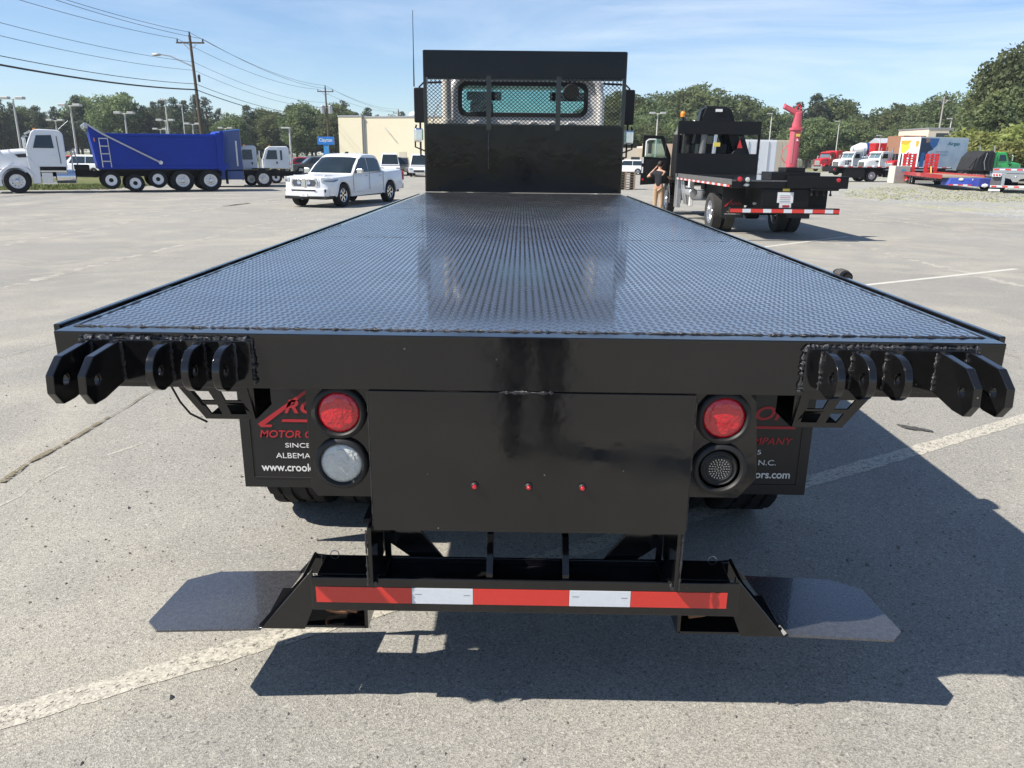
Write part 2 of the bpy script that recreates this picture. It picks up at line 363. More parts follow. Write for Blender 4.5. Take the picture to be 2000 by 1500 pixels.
def strip(name, pts, wd, z, m, seed=0, amp=0):
    r = random.Random(seed); vv = []; P = [Vector((p[0], p[1], 0)) for p in pts]; Q = []
    for a, b in zip(P, P[1:]):
        k = max(1, int((b - a).length / (.05 if 0 < amp < .008 else .12 if amp else .5)))
        Q += [a.lerp(b, i / k) for i in range(k)]
    Q.append(P[-1])
    for i, p in enumerate(Q):
        d = (Q[min(i + 1, len(Q) - 1)] - Q[max(i - 1, 0)]).normalized(); n = Vector((-d.y, d.x, 0)); o = n * r.uniform(-amp, amp); h = wd / 2 * (1 + (r.uniform(-.6, .6) if amp > .008 else r.uniform(-.1, .1) if amp else 0))
        vv += [p + o + n * h, p + o - n * h]
    mb = MB(); mb.add([(v.x, v.y, z + ground_h(v.y)) for v in vv], [(2 * i, 2 * i + 1, 2 * i + 3, 2 * i + 2) for i in range(len(Q) - 1)])
    return mb.build(name, m, lot, smooth=0)
_a, _b = gg(255, 1330), gg(1795, 878); _d = (_b - _a)
strip('painted_line', [(_a - _d)[:2], (_b + _d * .6)[:2]], .11, .002, PAINT, 2, .006)
strip('painted_line', [gg(1660, 560)[:2], gg(1985, 525)[:2]], .11, .002, PAINT3)
strip('painted_line', [gg(1480, 484)[:2], gg(1655, 462)[:2]], .11, .002, PAINT3)
strip('painted_line', [(10.2, 17.2), (16.3, 20.6)], .12, .002, PAINT2)
def gl(*uv): return [gg(u, v)[:2] for u, v in uv]
for i, q in enumerate([((0, 565), (240, 505), (500, 440), (700, 405)), ((0, 480), (300, 425), (560, 385)), ((0, 990), (120, 915), (290, 865)), ((1580, 470), (1700, 485), (2000, 560)), ((1640, 415), (2000, 468)), ((0, 437), (560, 392))]):
    strip('asphalt_seam', gl(*q), (.16, .3, .02, .2, .2, .4)[i], .0015, SEAM, i, .02)
strip('asphalt_crack', gl((0, 944), (80, 890), (160, 850), (215, 815)), .034, .008, CRACK, 3, .012)
strip('asphalt_crack', gl((215, 815), (290, 770), (345, 740)), .012, .008, CRACK, 4, .010)
strip('asphalt_crack', gl(*((0, 700), (120, 668), (260, 640))), .007, .003, CRACK, 10, .012)
strip('asphalt_crack', gl(*((1990, 700), (1850, 655), (1700, 640))), .007, .003, CRACK, 12, .012)
sheet('oil_stain', blob(gg(1785, 838).x, gg(1785, 838).y, .085, .04, 30, 3, .4, 2.6), .008, STAIN, lot)

# loose grit on the lot, too small and many to count
nr0 = np.random.default_rng(5); n_ = 1500
gx_ = nr0.uniform(-4, 5, n_); gy_ = nr0.uniform(-.4, 1, n_) ** 2 * 6 + nr0.uniform(-.3, 1.5, n_); sz = nr0.uniform(.0025, .008, n_) * np.where(nr0.random(n_) > .96, 1.7, 1)
oc = np.array([[1, 0, 0], [0, 1, 0], [-1, 0, 0], [0, -1, 0], [0, 0, .8], [0, 0, -.5]]); of = np.array([[0, 1, 4], [1, 2, 4], [2, 3, 4], [3, 0, 4], [1, 0, 5], [2, 1, 5], [3, 2, 5], [0, 3, 5]])
GV = np.stack([gx_, gy_, np.array([ground_h(y) for y in gy_]) + sz * .25], 1)[:, None] + oc[None] * sz[:, None, None] * nr0.uniform(.6, 1.3, (n_, 6, 1))
me = bpy.data.meshes.new('loose_grit'); me.from_pydata(GV.reshape(-1, 3).tolist(), [], ((np.arange(n_) * 6)[:, None, None] + of[None]).reshape(-1, 3).tolist())
me.materials.append(mat('grit_stone', (.16, .15, .13), .9, var=.7, vs=30)); tag(put('loose_grit', me), 'loose grit scattered on the asphalt around the truck', 'grit', kind='stuff')

# ------------------------------------------------------------------ wheels
WHEELS = {}
def tyre_mesh(r, wd, tread, m):
    rim = r * .56; h = wd / 2
    prof = [(rim, -h * .72), (rim + .03, -h * .86), (r * .80, -h), (r - .035, -h * .97), (r - .006, -h * .86)]
    if tread:
        xs = [-.86, -.52, -.50, -.44, -.42, -.12, -.10, .10, .12, .42, .44, .50, .52, .86]
        gr = [0, 0, 1, 1, 0, 0, 1, 1, 0, 0, 1, 1, 0, 0]
        prof = prof[:-1] + [(r - (.014 if g else 0), h * x) for x, g in zip(xs, gr)]
    prof += [(r - .006, h * .86), (r - .035, h * .97), (r * .80, h), (rim + .03, h * .86), (rim, h * .72)]
    n = 84 if tread else 36; mb = MB(); mb.lathe(prof, n=n); mb.f = mb.f[:-2]
    m_ = len(prof); mb.f += [((m_ - 1) * n + k, (m_ - 1) * n + (k + 1) % n, (k + 1) % n, k) for k in range(n)]
    if tread:
        for i in range(4, m_ - 4):
            for k in range(n):
                if (k + (i // 4) * 2) % 6 == 0 and prof[i][0] > r - .01:
                    v = mb.v[i * n + k]; s = (r - .011) / r; mb.v[i * n + k] = (v[0], v[1] * s, v[2] * s)
    return mb.mesh('tyre', m, 30)
def wheel_meshes(r, wd, style, tread, tm, rm):
    key = (r, wd, style, tread, tm.name, rm.name)
    if key in WHEELS: return WHEELS[key]
    R = r * .57; h = wd / 2; rimb = MB(); hub = MB()
    rimb.lathe([(R, -h * .75), (R + .012, -h * .78), (R + .012, h * .80), (R, h * .84), (R * .93, h * .76), (R * .90, -h * .7)], n=32)
    rimb.f = rimb.f[:-2]
    if style == 'steer':                      # convex truck disc with hand holes
        hs = [circ(R * .66 * math.cos(a), R * .66 * math.sin(a), R * .105, 8) for a in [2 * PI * k / 10 for k in range(10)]]
        rimb.prism(circ(0, 0, R * .92, 32), h * .45, h * .52, 'x', hs)
        hub.lathe([(R * .46, h * .40), (R * .44, h * .62), (R * .30, h * .74), (R * .24, h * 1.0), (R * .1, h * 1.04)], n=20)
        for k in range(10): a = 2 * PI * (k + .5) / 10; hub.lathe([(.016, h * .5), (.016, h * .72)], (0, R * .54 * math.cos(a), R * .54 * math.sin(a)), n=6)
    elif style == 'dual':                     # concave dish
        rimb.lathe([(R * .92, h * .3), (R * .80, -h * .25), (R * .5, -h * .35), (R * .48, -h * .42), (R * .8, -h * .33)], n=32); rimb.f = rimb.f[:-2]
        hub.lathe([(R * .5, -h * .5), (R * .44, h * .1), (R * .3, h * .55), (R * .1, h * .6)], n=20)
        for k in range(10): a = 2 * PI * (k + .5) / 10; hub.lathe([(.016, -h * .4), (.016, h * .0)], (0, R * .6 * math.cos(a), R * .6 * math.sin(a)), n=6)
    elif style == 'ring':                     # bright ring with dark middle (lift axle)
        rimb.prism(circ(0, 0, R * .92, 32), h * .35, h * .45, 'x', [circ(0, 0, R * .42, 20)])
        hub.lathe([(R * .41, h * .1), (R * .38, h * .55), (R * .2, h * .6)], n=20)
    else:                                     # spoked car wheel
        n = 6; hs = []
        for k in range(n):
            a = 2 * PI * k / n; d = PI / n * .68
            hs.append([(R * .86 * math.cos(a - d), R * .86 * math.sin(a - d)), (R * .9 * math.cos(a), R * .9 * math.sin(a)), (R * .86 * math.cos(a + d), R * .86 * math.sin(a + d)), (R * .3 * math.cos(a + d * .5), R * .3 * math.sin(a + d * .5)), (R * .3 * math.cos(a - d * .5), R * .3 * math.sin(a - d * .5))])
        rimb.prism(circ(0, 0, R * .97, 36), h * .55, h * .66, 'x', hs)
        hub.lathe([(R * .2, h * .3), (R * .2, h * .7), (R * .12, h * .74)], n=16); hub.lathe([(R * .7, -h * .3), (R * .7, -h * .1)], n=24)
    WHEELS[key] = (hub.mesh('wheel', CHASSIS if style in ('car', 'ring') else rm), tyre_mesh(r, wd, tread, tm), rimb.mesh('rim', rm))
    return WHEELS[key]
def wheel(parent, x, y, r, wd, side, style='steer', tread=False, tm=None, rm=None, z=None, steer=0):
    hm, tm_, rm_ = wheel_meshes(r, wd, style, tread, tm or RUBBER, rm or ALU)
    o = put('wheel', hm, parent, (x, y, r if z is None else z), (rng.uniform(0, 6), 0, (0 if side > 0 else PI) + steer))
    put('tyre', tm_, o); put('rim', rm_, o)
    return o

# ------------------------------------------------------------------ the flatbed truck in front of the camera
DZ = 1.43
T = thing('flatbed_truck', 'long glossy black flatbed truck with tread plate deck and mesh headboard', 'truck')
HW, LEN = 1.22, 8.0
MB().box(-1.203, 1.203, .062, LEN - .001, DZ - .012, DZ - .002).build('deck_plate', DECKM, T)
def np_mesh(name, V, F, m, smooth=True):
    me = bpy.data.meshes.new(name); k = F.shape[1]; me.vertices.add(len(V)); me.vertices.foreach_set('co', V.astype(np.float32).ravel())
    me.loops.add(F.size); me.loops.foreach_set('vertex_index', F.astype(np.int32).ravel())
    me.polygons.add(len(F)); me.polygons.foreach_set('loop_start', np.arange(0, F.size, k, dtype=np.int32))
    me.update(calc_edges=True); me.validate()
    if smooth: me.polygons.foreach_set('use_smooth', np.ones(len(F), bool))
    me.materials.append(m); return me
# raised lugs of the tread plate
pt = .0225
ii, jj = np.meshgrid(np.arange(int(2.385 / pt)), np.arange(int((LEN - .12) / pt)), indexing='ij'); ii = ii.ravel(); jj = jj.ravel()
cx = -1.193 + (ii + .5) * pt; cy = .075 + (jj + .5) * pt; an = np.where((ii + jj) % 2 == 0, PI / 4, -PI / 4) + .0
ly = np.array([[-.0150, 0, 0], [-.008, -.0052, 0], [.008, -.0052, 0], [.0150, 0, 0], [.008, .0052, 0], [-.008, .0052, 0], [-.0085, 0, .0021], [.0085, 0, .0021]])
ca, sa = np.cos(an)[:, None], np.sin(an)[:, None]
V = np.stack([cx[:, None] + ca * ly[:, 0] - sa * ly[:, 1], cy[:, None] + sa * ly[:, 0] + ca * ly[:, 1], np.broadcast_to(DZ - .0025 + ly[:, 2], (len(cx), 8))], -1).reshape(-1, 3)
F0 = np.array([[0, 1, 6], [1, 2, 7], [1, 7, 6], [2, 3, 7], [3, 4, 7], [4, 5, 6], [4, 6, 7], [5, 0, 6]])
F = (np.arange(len(cx)) * 8)[:, None, None] + F0[None]
o = put('tread_lugs', np_mesh('tread_lugs', V, F.reshape(-1, 3), DECKM), T); o['kind'] = 'stuff'
for y in (2.445, 4.87): bead(MB(), [(-1.2, y, DZ - .0028), (1.2, y, DZ - .0028)], .0018, .03, .5, 5).build('plate_seam', WELD, T)
# perimeter beams
MB().prism([(0, 1.283), (.06, 1.283), (.06, 1.291), (.008, 1.291), (.008, 1.422), (.06, 1.422), (.06, DZ), (0, DZ)], -HW, HW).build('rear_beam', BLACK, T, bevel=.003)
for s in (-1, 1):
    MB().prism([(s * 1.16, 1.285), (s * 1.219, 1.285), (s * 1.219, DZ - .001), (s * 1.204, DZ - .001), (s * 1.204, DZ - .006), (s * 1.211, 1.412), (s * 1.211, 1.293), (s * 1.16, 1.293)], .061, LEN, 'y').build('side_beam', BLACK, T, bevel=.002)
    MB().box(s * 1.292, s * 1.312, .15, LEN - .05, 1.335, 1.415).build('rub_rail', BLACK, T, bevel=.004)
    for k in range(14):
        y = .17 + k * .596
        MB().prism([(s * 1.2195, y), (s * 1.2915, y), (s * 1.2915, y + .085), (s * 1.2195, y + .085)], 1.325, 1.405, 'z', [[(s * 1.228, y + .008), (s * 1.284, y + .008), (s * 1.284, y + .077), (s * 1.228, y + .077)]]).build('stake_pocket', BLACK, T)
        MB().tube([(s * 1.22, y + .34, 1.385), (s * 1.2915, y + .34, 1.385)], .011, 8).build('rail_spacer', BLACK, T)
mb = bead(MB(), [(-1.2, .061, DZ - .0005), (1.2, .061, DZ - .0005)], .0042, .009, .6, 5); mb.build('weld_bead', WELD, T)
for s in (-1, 1):
    mb = bead(MB(), [(s * 1.203, .07, DZ - .002), (s * 1.203, 3.2, DZ - .002)], .003, .02, .5, 5); mb.build('weld_bead', WELD, T)
# dovetail hook lugs welded to the rear beam
hole = lambda y, z, r=.0135: circ(y, z, r, 14)
for s in (-1, 1):
    MB().box(min(s * .71, s * 1.145), max(s * .71, s * 1.145), -.014, 0, 1.300, 1.414).build('lug_plate', BLACK, T, bevel=.003)
    mb = bead(MB(), [(s * .708, -.006, 1.298), (s * .708, -.006, 1.416), (s * 1.147, -.006, 1.416), (s * 1.147, -.006, 1.300)], .0055, .0045, .75); mb.build('weld_bead', WELD, T)
    for x, n in ((1.128, 1), (1.052, 1), (.925, 0), (.838, 0), (.762, 0)):
        x0, x1 = s * (x - .010), s * (x + .010)
        if n: poly = [(-.014, 1.412), (-.145, 1.402), (-.190, 1.366), (-.194, 1.322), (-.166, 1.288), (-.110, 1.288), (-.014, 1.304)]; hs = [hole(-.140, 1.342)]
        else: poly = [(-.014, 1.410)] + [(-.060 - .062 * math.sin(a), 1.352 + .056 * math.cos(a)) for a in [rad(5 + 17 * k) for k in range(11)]] + [(-.014, 1.304)]; hs = [hole(-.078, 1.350)]
        lg = MB().prism(poly, x0, x1, 'x', hs).build('hook_lug', BLACK, T, bevel=.0025)
        for e in (-1, 1): bead(MB(), [(s * x + e * .012, -.017, 1.307), (s * x + e * .012, -.017, 1.408)], .0045, .007, .5).build('weld_bead', WELD, lg)
# centre panel with marker lights
panel = MB().box(-.415, .443, -.004, .006, .880, 1.2815).build('rear_panel', BLACK, T, bevel=.0015)
bead(MB(), [(-.07, -.004, 1.2825), (.07, -.004, 1.2825)], .004, .006, .7).build('weld_bead', WELD, panel)
for x in (-.417, .445): bead(MB(), [(x, 0, 1.279), (x, 0, .89)], .0022, .01, .6, 5).build('weld_bead', WELD, panel)
LENS_R = mat('red_lens', (.55, .008, .018), .16, coat=1, var=.28, vs=55, bump=.35, bs=120)
LENS_W = mat('clear_lens', (.50, .52, .50), .16, coat=1, var=.30, vs=42, bump=.5, bs=110)
for x in (-.136, .010, .155):
    q = MB().lathe([(.0105, -.004), (.0105, -.010), (.0075, -.013), (.006, -.013)], (x, 0, 1.018), 'y', 18).build('marker_light', GASKET, panel)
    MB().lathe([(.0062, -.012), (.0058, -.016), (.003, -.0185)], (x, 0, 1.018), 'y', 16).build('lens', LENS_R, q)
# lamp brackets
for s, cxl in ((-1, -.502), (1, .528)):
    if s < 0: poly = [(-.591, .985), (-.575, .962), (-.418, .962), (-.418, 1.281), (-.591, 1.281)]
    else: poly = [(.446, .975), (.588, .975), (.634, 1.035), (.612, 1.255), (.590, 1.281), (.446, 1.281)]
    br = MB().prism(poly, .036, .046, 'y', [circ(cxl, 1.210, .060, 28), circ(cxl, 1.064, .060, 28)]).build('lamp_bracket', BLACK, T, bevel=.0015)
    MB().box(min(poly[0][0], poly[-1][0]) + .01, max(p[0] for p in poly) - .02, .047, .058, .99, 1.27).build('bracket_backing', BLACK2, br)
    for k, z in enumerate((1.210, 1.064)):
        kind = 'tail_light' if k == 0 else ('reverse_light' if s < 0 else 'backup_alarm')
        g = MB().lathe([(.0745, .036), (.0745, .026), (.071, .020), (.062, .018), (.0575, .022), (.0565, .034)], (cxl, 0, z), 'y', 40); g.f = g.f[:-2]
        g = g.build(kind, GASKET, T, smooth=50)
        if kind == 'backup_alarm':
            q = MB().lathe([(.0565, .030), (.050, .030), (.046, .026), (.040, .031), (.034, .026), (.030, .029), (.001, .029)], (cxl, 0, z), 'y', 36).build('alarm_body', GASKET, g, smooth=50)
            mb = MB()
            for rr, nn in ((.006, 6), (.013, 12), (.020, 16), (.027, 22)):
                for j in range(nn): a = 2 * PI * j / nn; mb.cb((cxl + rr * math.cos(a), .0275, z + rr * math.sin(a)), (.0018, .003, .0042), (0, -a + PI / 2, 0))
            mb.build('grille', ALU, g)
        else:
            r_ = [(.0570 * math.cos(a), .030 - .012 * math.sin(a)) for a in [rad(x) for x in (0, 15, 30, 48, 68, 84)]]
            MB().lathe(r_, (cxl, 0, z), 'y', 40).build('lens', LENS_R if k == 0 else LENS_W, g, smooth=60)
            mb = MB()
            for j in range(6): a = 2 * PI * j / 6 + .5; mb.lathe([(.0125, .024), (.0125, .0200)], (cxl + .030 * math.cos(a), 0, z + .030 * math.sin(a)), 'y', 14)
            mb.lathe([(.0125, .022), (.0125, .0177)], (cxl, 0, z), 'y', 14)
            mb.build('led_cell', LENS_R if k == 0 else LENS_W, g, smooth=40)
# mud flaps
def fit(body, x0, x1, z0, z1, y, m, parent, shear=0, name='lettering', bold=0):
    t = text(name, body, .1, m, parent, (0, 0, 0), shear=shear, bold=bold)
    c = np.array([v.co[:] for v in t.data.vertices]); lo, hi = c.min(0), c.max(0)
    sx, sy = (x1 - x0) / (hi[0] - lo[0]), (z1 - z0) / (hi[1] - lo[1])
    t.scale = (sx, sy, 1); t.location = (x0 - lo[0] * sx, y, z0 - lo[1] * sy); return t
for s in (-1, 1):
    x0, x1 = (-1.186, -.600) if s < 0 else (.612, 1.202)
    y = 1.10; fl = MB().box(x0, x1, y, y + .010, .502, 1.19).build('mud_flap', FLAPM, T, bevel=.002)
    mb = MB(); a, b, c, d = x0 + .042, x1 - .042, .548, 1.16
    for q in (((a, c), (a, d)), ((b, c), (b, d)), ((a, c), (b, c)), ((a, d), (b, d))): mb.tube([(q[0][0], y - .0005, q[0][1]), (q[1][0], y - .0005, q[1][1])], .003, 6)
    mb.build('moulded_border', FLAPM, fl)
    X = x0 + .078; Wd = (x1 - .072) - X; yy = y - .0022
    fit('www.crookmotors.com', X, X + Wd, .578, .613, yy, PRINT_W, fl, bold=.0016)
    fit('ALBEMARLE, N.C.', X + .065, X + Wd - .065, .634, .661, yy, PRINT_W, fl)
    fit('SINCE 1925', X + .108, X + Wd - .132, .686, .706, yy, PRINT_W, fl)
    fit('MOTOR COMPANY', X + .005, X + Wd - .005, .730, .762, yy, PRINT_R, fl, .18, bold=.0012)
    fit('ROOK', X + .115, X + Wd - .012, .838, .898, yy, PRINT_R, fl, .3, bold=.002)
    mb = MB(); mb.prism([(X, .790), (X + .012, .776), (X + .055, .776), (X + .06, .787), (X + .03, .787), (X + .235, .945), (X + .215, .945)], yy - .0006, yy, 'y')
    mb.prism([(X + .10, .800), (X + Wd, .800), (X + Wd - .003, .812), (X + .105, .812)], yy - .0006, yy, 'y'); mb.build('logo_mark', PRINT_R, fl)
# wheels, axle, frame
for s in (-1, 1):
    for x in (1.045, .715): wheel(T, s * x, 1.70, .50, .27, s if x > 1 else -s, 'dual', True, RUBBER, WHITE, z=.70)
    wheel(T, s * 1.02, 10.45, .50, .28, s, 'steer', False, z=.5 + ground_h(10.45))
    MB().prism([(s * .40, .84), (s * .47, .84), (s * .47, .852), (s * .412, .852), (s * .412, 1.068), (s * .47, 1.068), (s * .47, 1.08), (s * .40, 1.08)], .12, 11.4, 'y').build('frame_rail', CHASSIS, T)
    MB().box(s * .395, s * .48, .11, 7.95, 1.082, 1.20).build('deck_runner', CHASSIS, T)
    MB().tube([(s * .52, 2.5, .80), (s * .52, 1.8, .62), (s * .52, 1.1, .80)], .045, 6).build('leaf_spring', CHASSIS, T)
MB().tube([(-1.15, 1.70, .7), (-.2, 1.70, .7), (-.16, 1.70, .72), (.16, 1.70, .72), (.2, 1.70, .7), (1.15, 1.70, .7)], [.07, .08, .17, .17, .08, .07], 14).build('rear_axle', CHASSIS, T)
MB().tube([(0, 1.9, .72), (0, 6.5, .85)], .05, 10).build('drive_shaft', CHASSIS, T)
for k in range(20):
    y = .30 + k * .40
    MB().prism([(y, 1.205), (y + .05, 1.205), (y + .05, 1.213), (y + .008, 1.213), (y + .008, 1.405), (y + .05, 1.405), (y + .05, 1.413), (y, 1.413)], -1.155, 1.155).build('cross_member', CHASSIS, T)
# lower hitch plates and gussets
for s in (-1, 1):
    MB().prism([(.008, .703), (.205, .703), (.205, .879), (.008, .879)], s * .432 - .006, s * .432 + .006).build('side_plate', BLACK, T, bevel=.002)
    MB().prism([(s * .424, .600), (s * .424, .960), (s * .410, .912), (s * .2425, .685), (s * .2425, .600)], .190, .200, 'y', [[(s * .405, .690), (s * .405, .735), (s * .345, .690)]]).build('gusset_plate', BLACK, T, bevel=.002)
    MB().box(s * .50 - .1, s * .50 + .1, .063, .17, .694, .702).build('bumper_cap', BLACK, T, bevel=.001)
    mb = bead(MB(), [(s * .432 - s * .01, .01, .702), (s * .432 - s * .01, .06, .702)], .005, .006, .6); bead(mb, [(s * .440, .004, .70), (s * .440, .004, .875)], .003, .008, .6, 5); mb.build('weld_bead', WELD, T)
MB().prism([(.046, .592), (.18, .592), (.18, .700), (.170, .700), (.170, .602), (.056, .602), (.056, .700), (.046, .700)], -.616, .626).build('bumper', BLACK, T, bevel=.003)
MB().box(-.42, .42, .058, .168, .672, .678).build('bumper_web', BLACK2, T)
mb = MB()
for a, b in ((-.38, -.27), (-.24, -.12), (-.05, .06), (.12, .22), (.26, .38)): bead(MB(), [(a, .075, .680), (b, .075, .680)], .0055, .007, .7).build('weld_bead', WELD, T)
for x in (-.098, .123): MB().prism([(.055, .681), (.166, .681), (.150, .800), (.128, .800), (.055, .715)], x - .010, x + .010).build('upright_fin', BLACK, T, bevel=.0015)
TAPE_R = mat('red_reflective_tape', (.62, .035, .025), .35, coat=.4, var=.10, vs=70, bump=.06, bs=300)
TAPE_W = mat('white_reflective_tape', (.66, .69, .72), .35, coat=.4, var=.10, vs=70, bump=.06, bs=300)
x = -.602
for k, L_ in enumerate((.2794, .1778, .2794, .1778, .2794)):
    q = MB().box(x, x + L_ - .001, .0445, .0462, .6195, .6703).build('reflective_tape', TAPE_W if k % 2 else TAPE_R, T)
    q['label'] = 'white reflective strip' if k % 2 else 'red reflective strip'
    if k % 2:
        MB().box(x + .008, x + .028, .0440, .0444, .650, .652).build('fine_print', PRINT_G, q); MB().box(x + .15, x + .168, .0440, .0444, .648, .650).build('fine_print', PRINT_G, q)
    x += L_
# side steps hung from the bumper ends
STEPM = mat('spattered_step_paint', (.045, .046, .050), .24, coat=1, spec=.9, var=.8, vs=60, bump=.18, bs=140, rvar=.1, dust=110)
for s in (-1, 1):
    sp = [(-1.142, .112), (-1.097, .066), (-.790, .084), (-.752, .425), (-1.033, .408), (-1.123, .352)]
    if s > 0: sp = [(-p[0] + .012, p[1] + .012) for p in sp]
    st = MB().prism(sp, .492, .500, 'z').build('step_plate', STEPM, T, bevel=.0015)
    q = gy(550, 1140, .25); e = gy(617, 1080, .415); f_ = gy(625, 1112, .09)
    MB().prism([(s * .800, .500), (s * .782, .505), (s * .622, f_.z), (s * .618, .592), (s * .655, .500)], .084, .092, 'y').build('step_bracket', BLACK, T, bevel=.0015)
    MB().prism([(s * .765, .500), (s * abs(e.x), e.z), (s * .60, e.z - .012), (s * .60, .500)], .405, .415, 'y').build('step_bracket', BLACK, T, bevel=.0015)
    MB().tube([(s * .792, .090, .504), (s * .700, .25, .575), (s * abs(e.x), .41, e.z)], .008, 4).build('bracket_flange', BLACK2, T)
    MB().box(min(s * .47, s * .785), max(s * .47, s * .785), .094, .30, .4995, .5075).build('step_arm', BLACK, T, bevel=.001)
    MB().box(min(s * .475, s * .61), max(s * .475, s * .61), .29, .298, .508, .592).build('arm_web', BLACK2, T)
    MB().box(s * .47 - .005, s * .47 + .005, .094, .30, .500, .592).build('arm_end_plate', BLACK, T)
    MB().tube([(s * .50, .11, .555), (s * .545, .10, .570)], .012, 8).build('rusty_bolt', mat('rusty_steel', (.20, .10, .055), .8, .3, var=.4, vs=40), T)
    mb = MB().tube([(s * .575 + s * .013 * math.sin(a), .176, .702 + .014 * -math.cos(a)) for a in [PI * .2 * k for k in range(0, 9)]], .0014, 5); mb.build('spring_clip', GALV, T)
lk = [(-.545 + .045 * math.cos(a) * (1.35 if True else 1), .165 + .012 * math.cos(a), .535 + .026 * math.sin(a)) for a in [2 * PI * k / 18 for k in range(19)]]
MB().tube(lk, .0065, 8).build('chain_link', mat('rusty_steel', (.20, .10, .055), .8, .3, var=.4, vs=40), T)
MB().tube([(-.545, .165, .561), (-.545, .165, .593)], .007, 8).build('chain_hanger', mat('rusty_steel', (.2, .1, .05)), T)
# angle brackets under the deck corners, a loose wire
for s in (-1, 1):
    sh = 0 if s < 0 else -.014
    P = lambda x, z: (s * (x + sh), z)
    outer = [P(1.03, 1.2105), P(.955, 1.110), P(.806, 1.110), P(.824, 1.2105)]
    hs = [[P(.985, 1.196), P(.965, 1.168), P(.925, 1.168), P(.94, 1.196)], [P(.905, 1.196), P(.893, 1.168), P(.845, 1.168), P(.848, 1.196)], [P(.955, 1.154), P(.937, 1.126), P(.905, 1.126), P(.918, 1.154)], [P(.888, 1.154), P(.878, 1.126), P(.832, 1.126), P(.836, 1.154)]]
    bk = MB().prism(outer, .246, .254, 'y', hs).build('hanger_bracket', BLACK, T, bevel=.001)
    MB().prism([(.255, 1.11), (.40, 1.11), (.40, 1.2045), (.255, 1.2045)], s * (.812 + sh) - .004, s * (.812 + sh) + .004).build('bracket_web', BLACK, bk)
    MB().box(min(P(.955, 0)[0], P(.806, 0)[0]), max(P(.955, 0)[0], P(.806, 0)[0]), .255, .40, 1.108, 1.114).build('bracket_shelf', BLACK, bk)
w0 = [gy(335, 755, .2), gy(352, 785, .2), gy(372, 808, .2), gy(405, 824, .2)]
MB().tube([w0[0].lerp(Vector((w0[0].x, .2, 1.30)), 1)] + w0, .0035, 6).build('loose_wire', GASKET, T)
wn = MB().lathe([(.024, -.05), (.024, .05)], (1.335, 1.33, 1.405), 'y', 18).build('strap_winch', BLACK2, T)
MB().lathe([(.016, -.06), (.016, .06)], (1.335, 1.33, 1.405), 'y', 12).build('spool', BLACK, wn)
mb = MB()
mb.lathe([(.027, -.03), (.029, -.02), (.027, -.01), (.029, 0), (.027, .01), (.029, .02), (.027, .03)], (1.335, 1.33, 1.405), 'y', 18)
mb.build('wound_strap', mat('grey_strap', (.07, .065, .06), .8, var=.3, vs=40), wn)
# headboard
HB = LEN
MB().box(-1.215, 1.212, HB, HB + .012, 2.775, 3.078).build('headboard_top_plate', BLACK3, T, bevel=.003)
MB().box(-1.205, 1.208, HB, HB + .012, 1.432, 2.222).build('headboard_plate', BLACK3, T, bevel=.003)
for s in (-1, 1):
    MB().box(s * 1.205 - .022, s * 1.205 + .022, HB + .0125, HB + .06, 1.432, 3.074).build('headboard_post', BLACK, T, bevel=.003)
for x in (-.432, .412): MB().box(x - .030, x + .030, HB - .004, HB + .045, 2.17, 2.80).build('headboard_mullion', BLACK, T, bevel=.003)
for z in (2.225, 2.772): MB().box(-1.18, 1.18, HB + .0128, HB + .05, z - .02, z + .02).build('headboard_rail', BLACK, T, bevel=.003)
dx, dz = .051, .0215; mb = MB(); nx, nz = int(2.36 / dx), int(.56 / dz)
for r_ in range(nz + 1):                                  # expanded metal strands
    z = 2.232 + r_ * dz; pts = []
    for k in range(2 * nx + 1): pts.append((-1.18 + k * dx / 2, z + (dz / 2 if (k + r_) % 2 else -dz / 2) * .92))
    mb.add([(x, HB + e, zz + d) for x, zz in pts for e, d in ((.003, -.0042), (.009, -.0042), (.009, .0042), (.003, .0042))],
           [(4 * i + a, 4 * i + (a + 1) % 4, 4 * i + 4 + (a + 1) % 4, 4 * i + 4 + a) for i in range(len(pts) - 1) for a in range(4)])
o = mb.build('expanded_mesh', BLACK2, T, smooth=0); o['kind'] = 'stuff'
mb = bead(MB(), [(-.435, HB - .002, 1.72), (-.432, HB - .002, 2.17)], .006, .02, .6); mb.build('weld_bead', WELD, T)
# cab
CB = 8.62
cabz0, cabz1 = 1.15, 2.90
win = rrect(-.835, .80, 2.375, 2.765, .10, 6)
cab = MB().prism(rrect(-.965, 1.015, cabz0, cabz1, .16, 6), CB, CB + .04, 'y', [win]).build('cab_back_wall', CREAM, T, bevel=.01)
g = MB().prism(rrect(-.855, .82, 2.357, 2.783, .11, 6), CB - .012, CB + .052, 'y', [rrect(-.805, .77, 2.41, 2.735, .085, 6)]).build('window_gasket', GASKET, cab)
MB().box(-.80, .765, CB + .02, CB + .024, 2.415, 2.73).build('rear_window_glass', GLASS_C, cab)
for k in range(6):
    x = -.60 + k * .245; MB().tube([(x + .075 * math.cos(a), CB - .002, 2.245 + .055 * math.sin(a)) for a in [PI * j / 8 for j in range(9)]], .008, 6).build('pressed_rib', CREAM, cab)
path = [(-.935, CB - .015, 1.3), (-.93, CB - .02, 2.55), (-.92, CB - .02, 2.68), (-.87, CB - .02, 2.79), (-.78, CB - .02, 2.845), (-.6, CB - .02, 2.86), (.55, CB - .02, 2.86), (.80, CB - .02, 2.845), (.92, CB - .02, 2.78), (.985, CB - .02, 2.62), (1.0, CB - .015, 1.3)]
MB().tube(path, .045, 10).build('corner_moulding', CREAM, cab)
sec = lambda y, z0, z1, w_, r_: [(p[0] + .025, y, p[1]) for p in rrect(-w_, w_, z0, z1, r_, 5)]
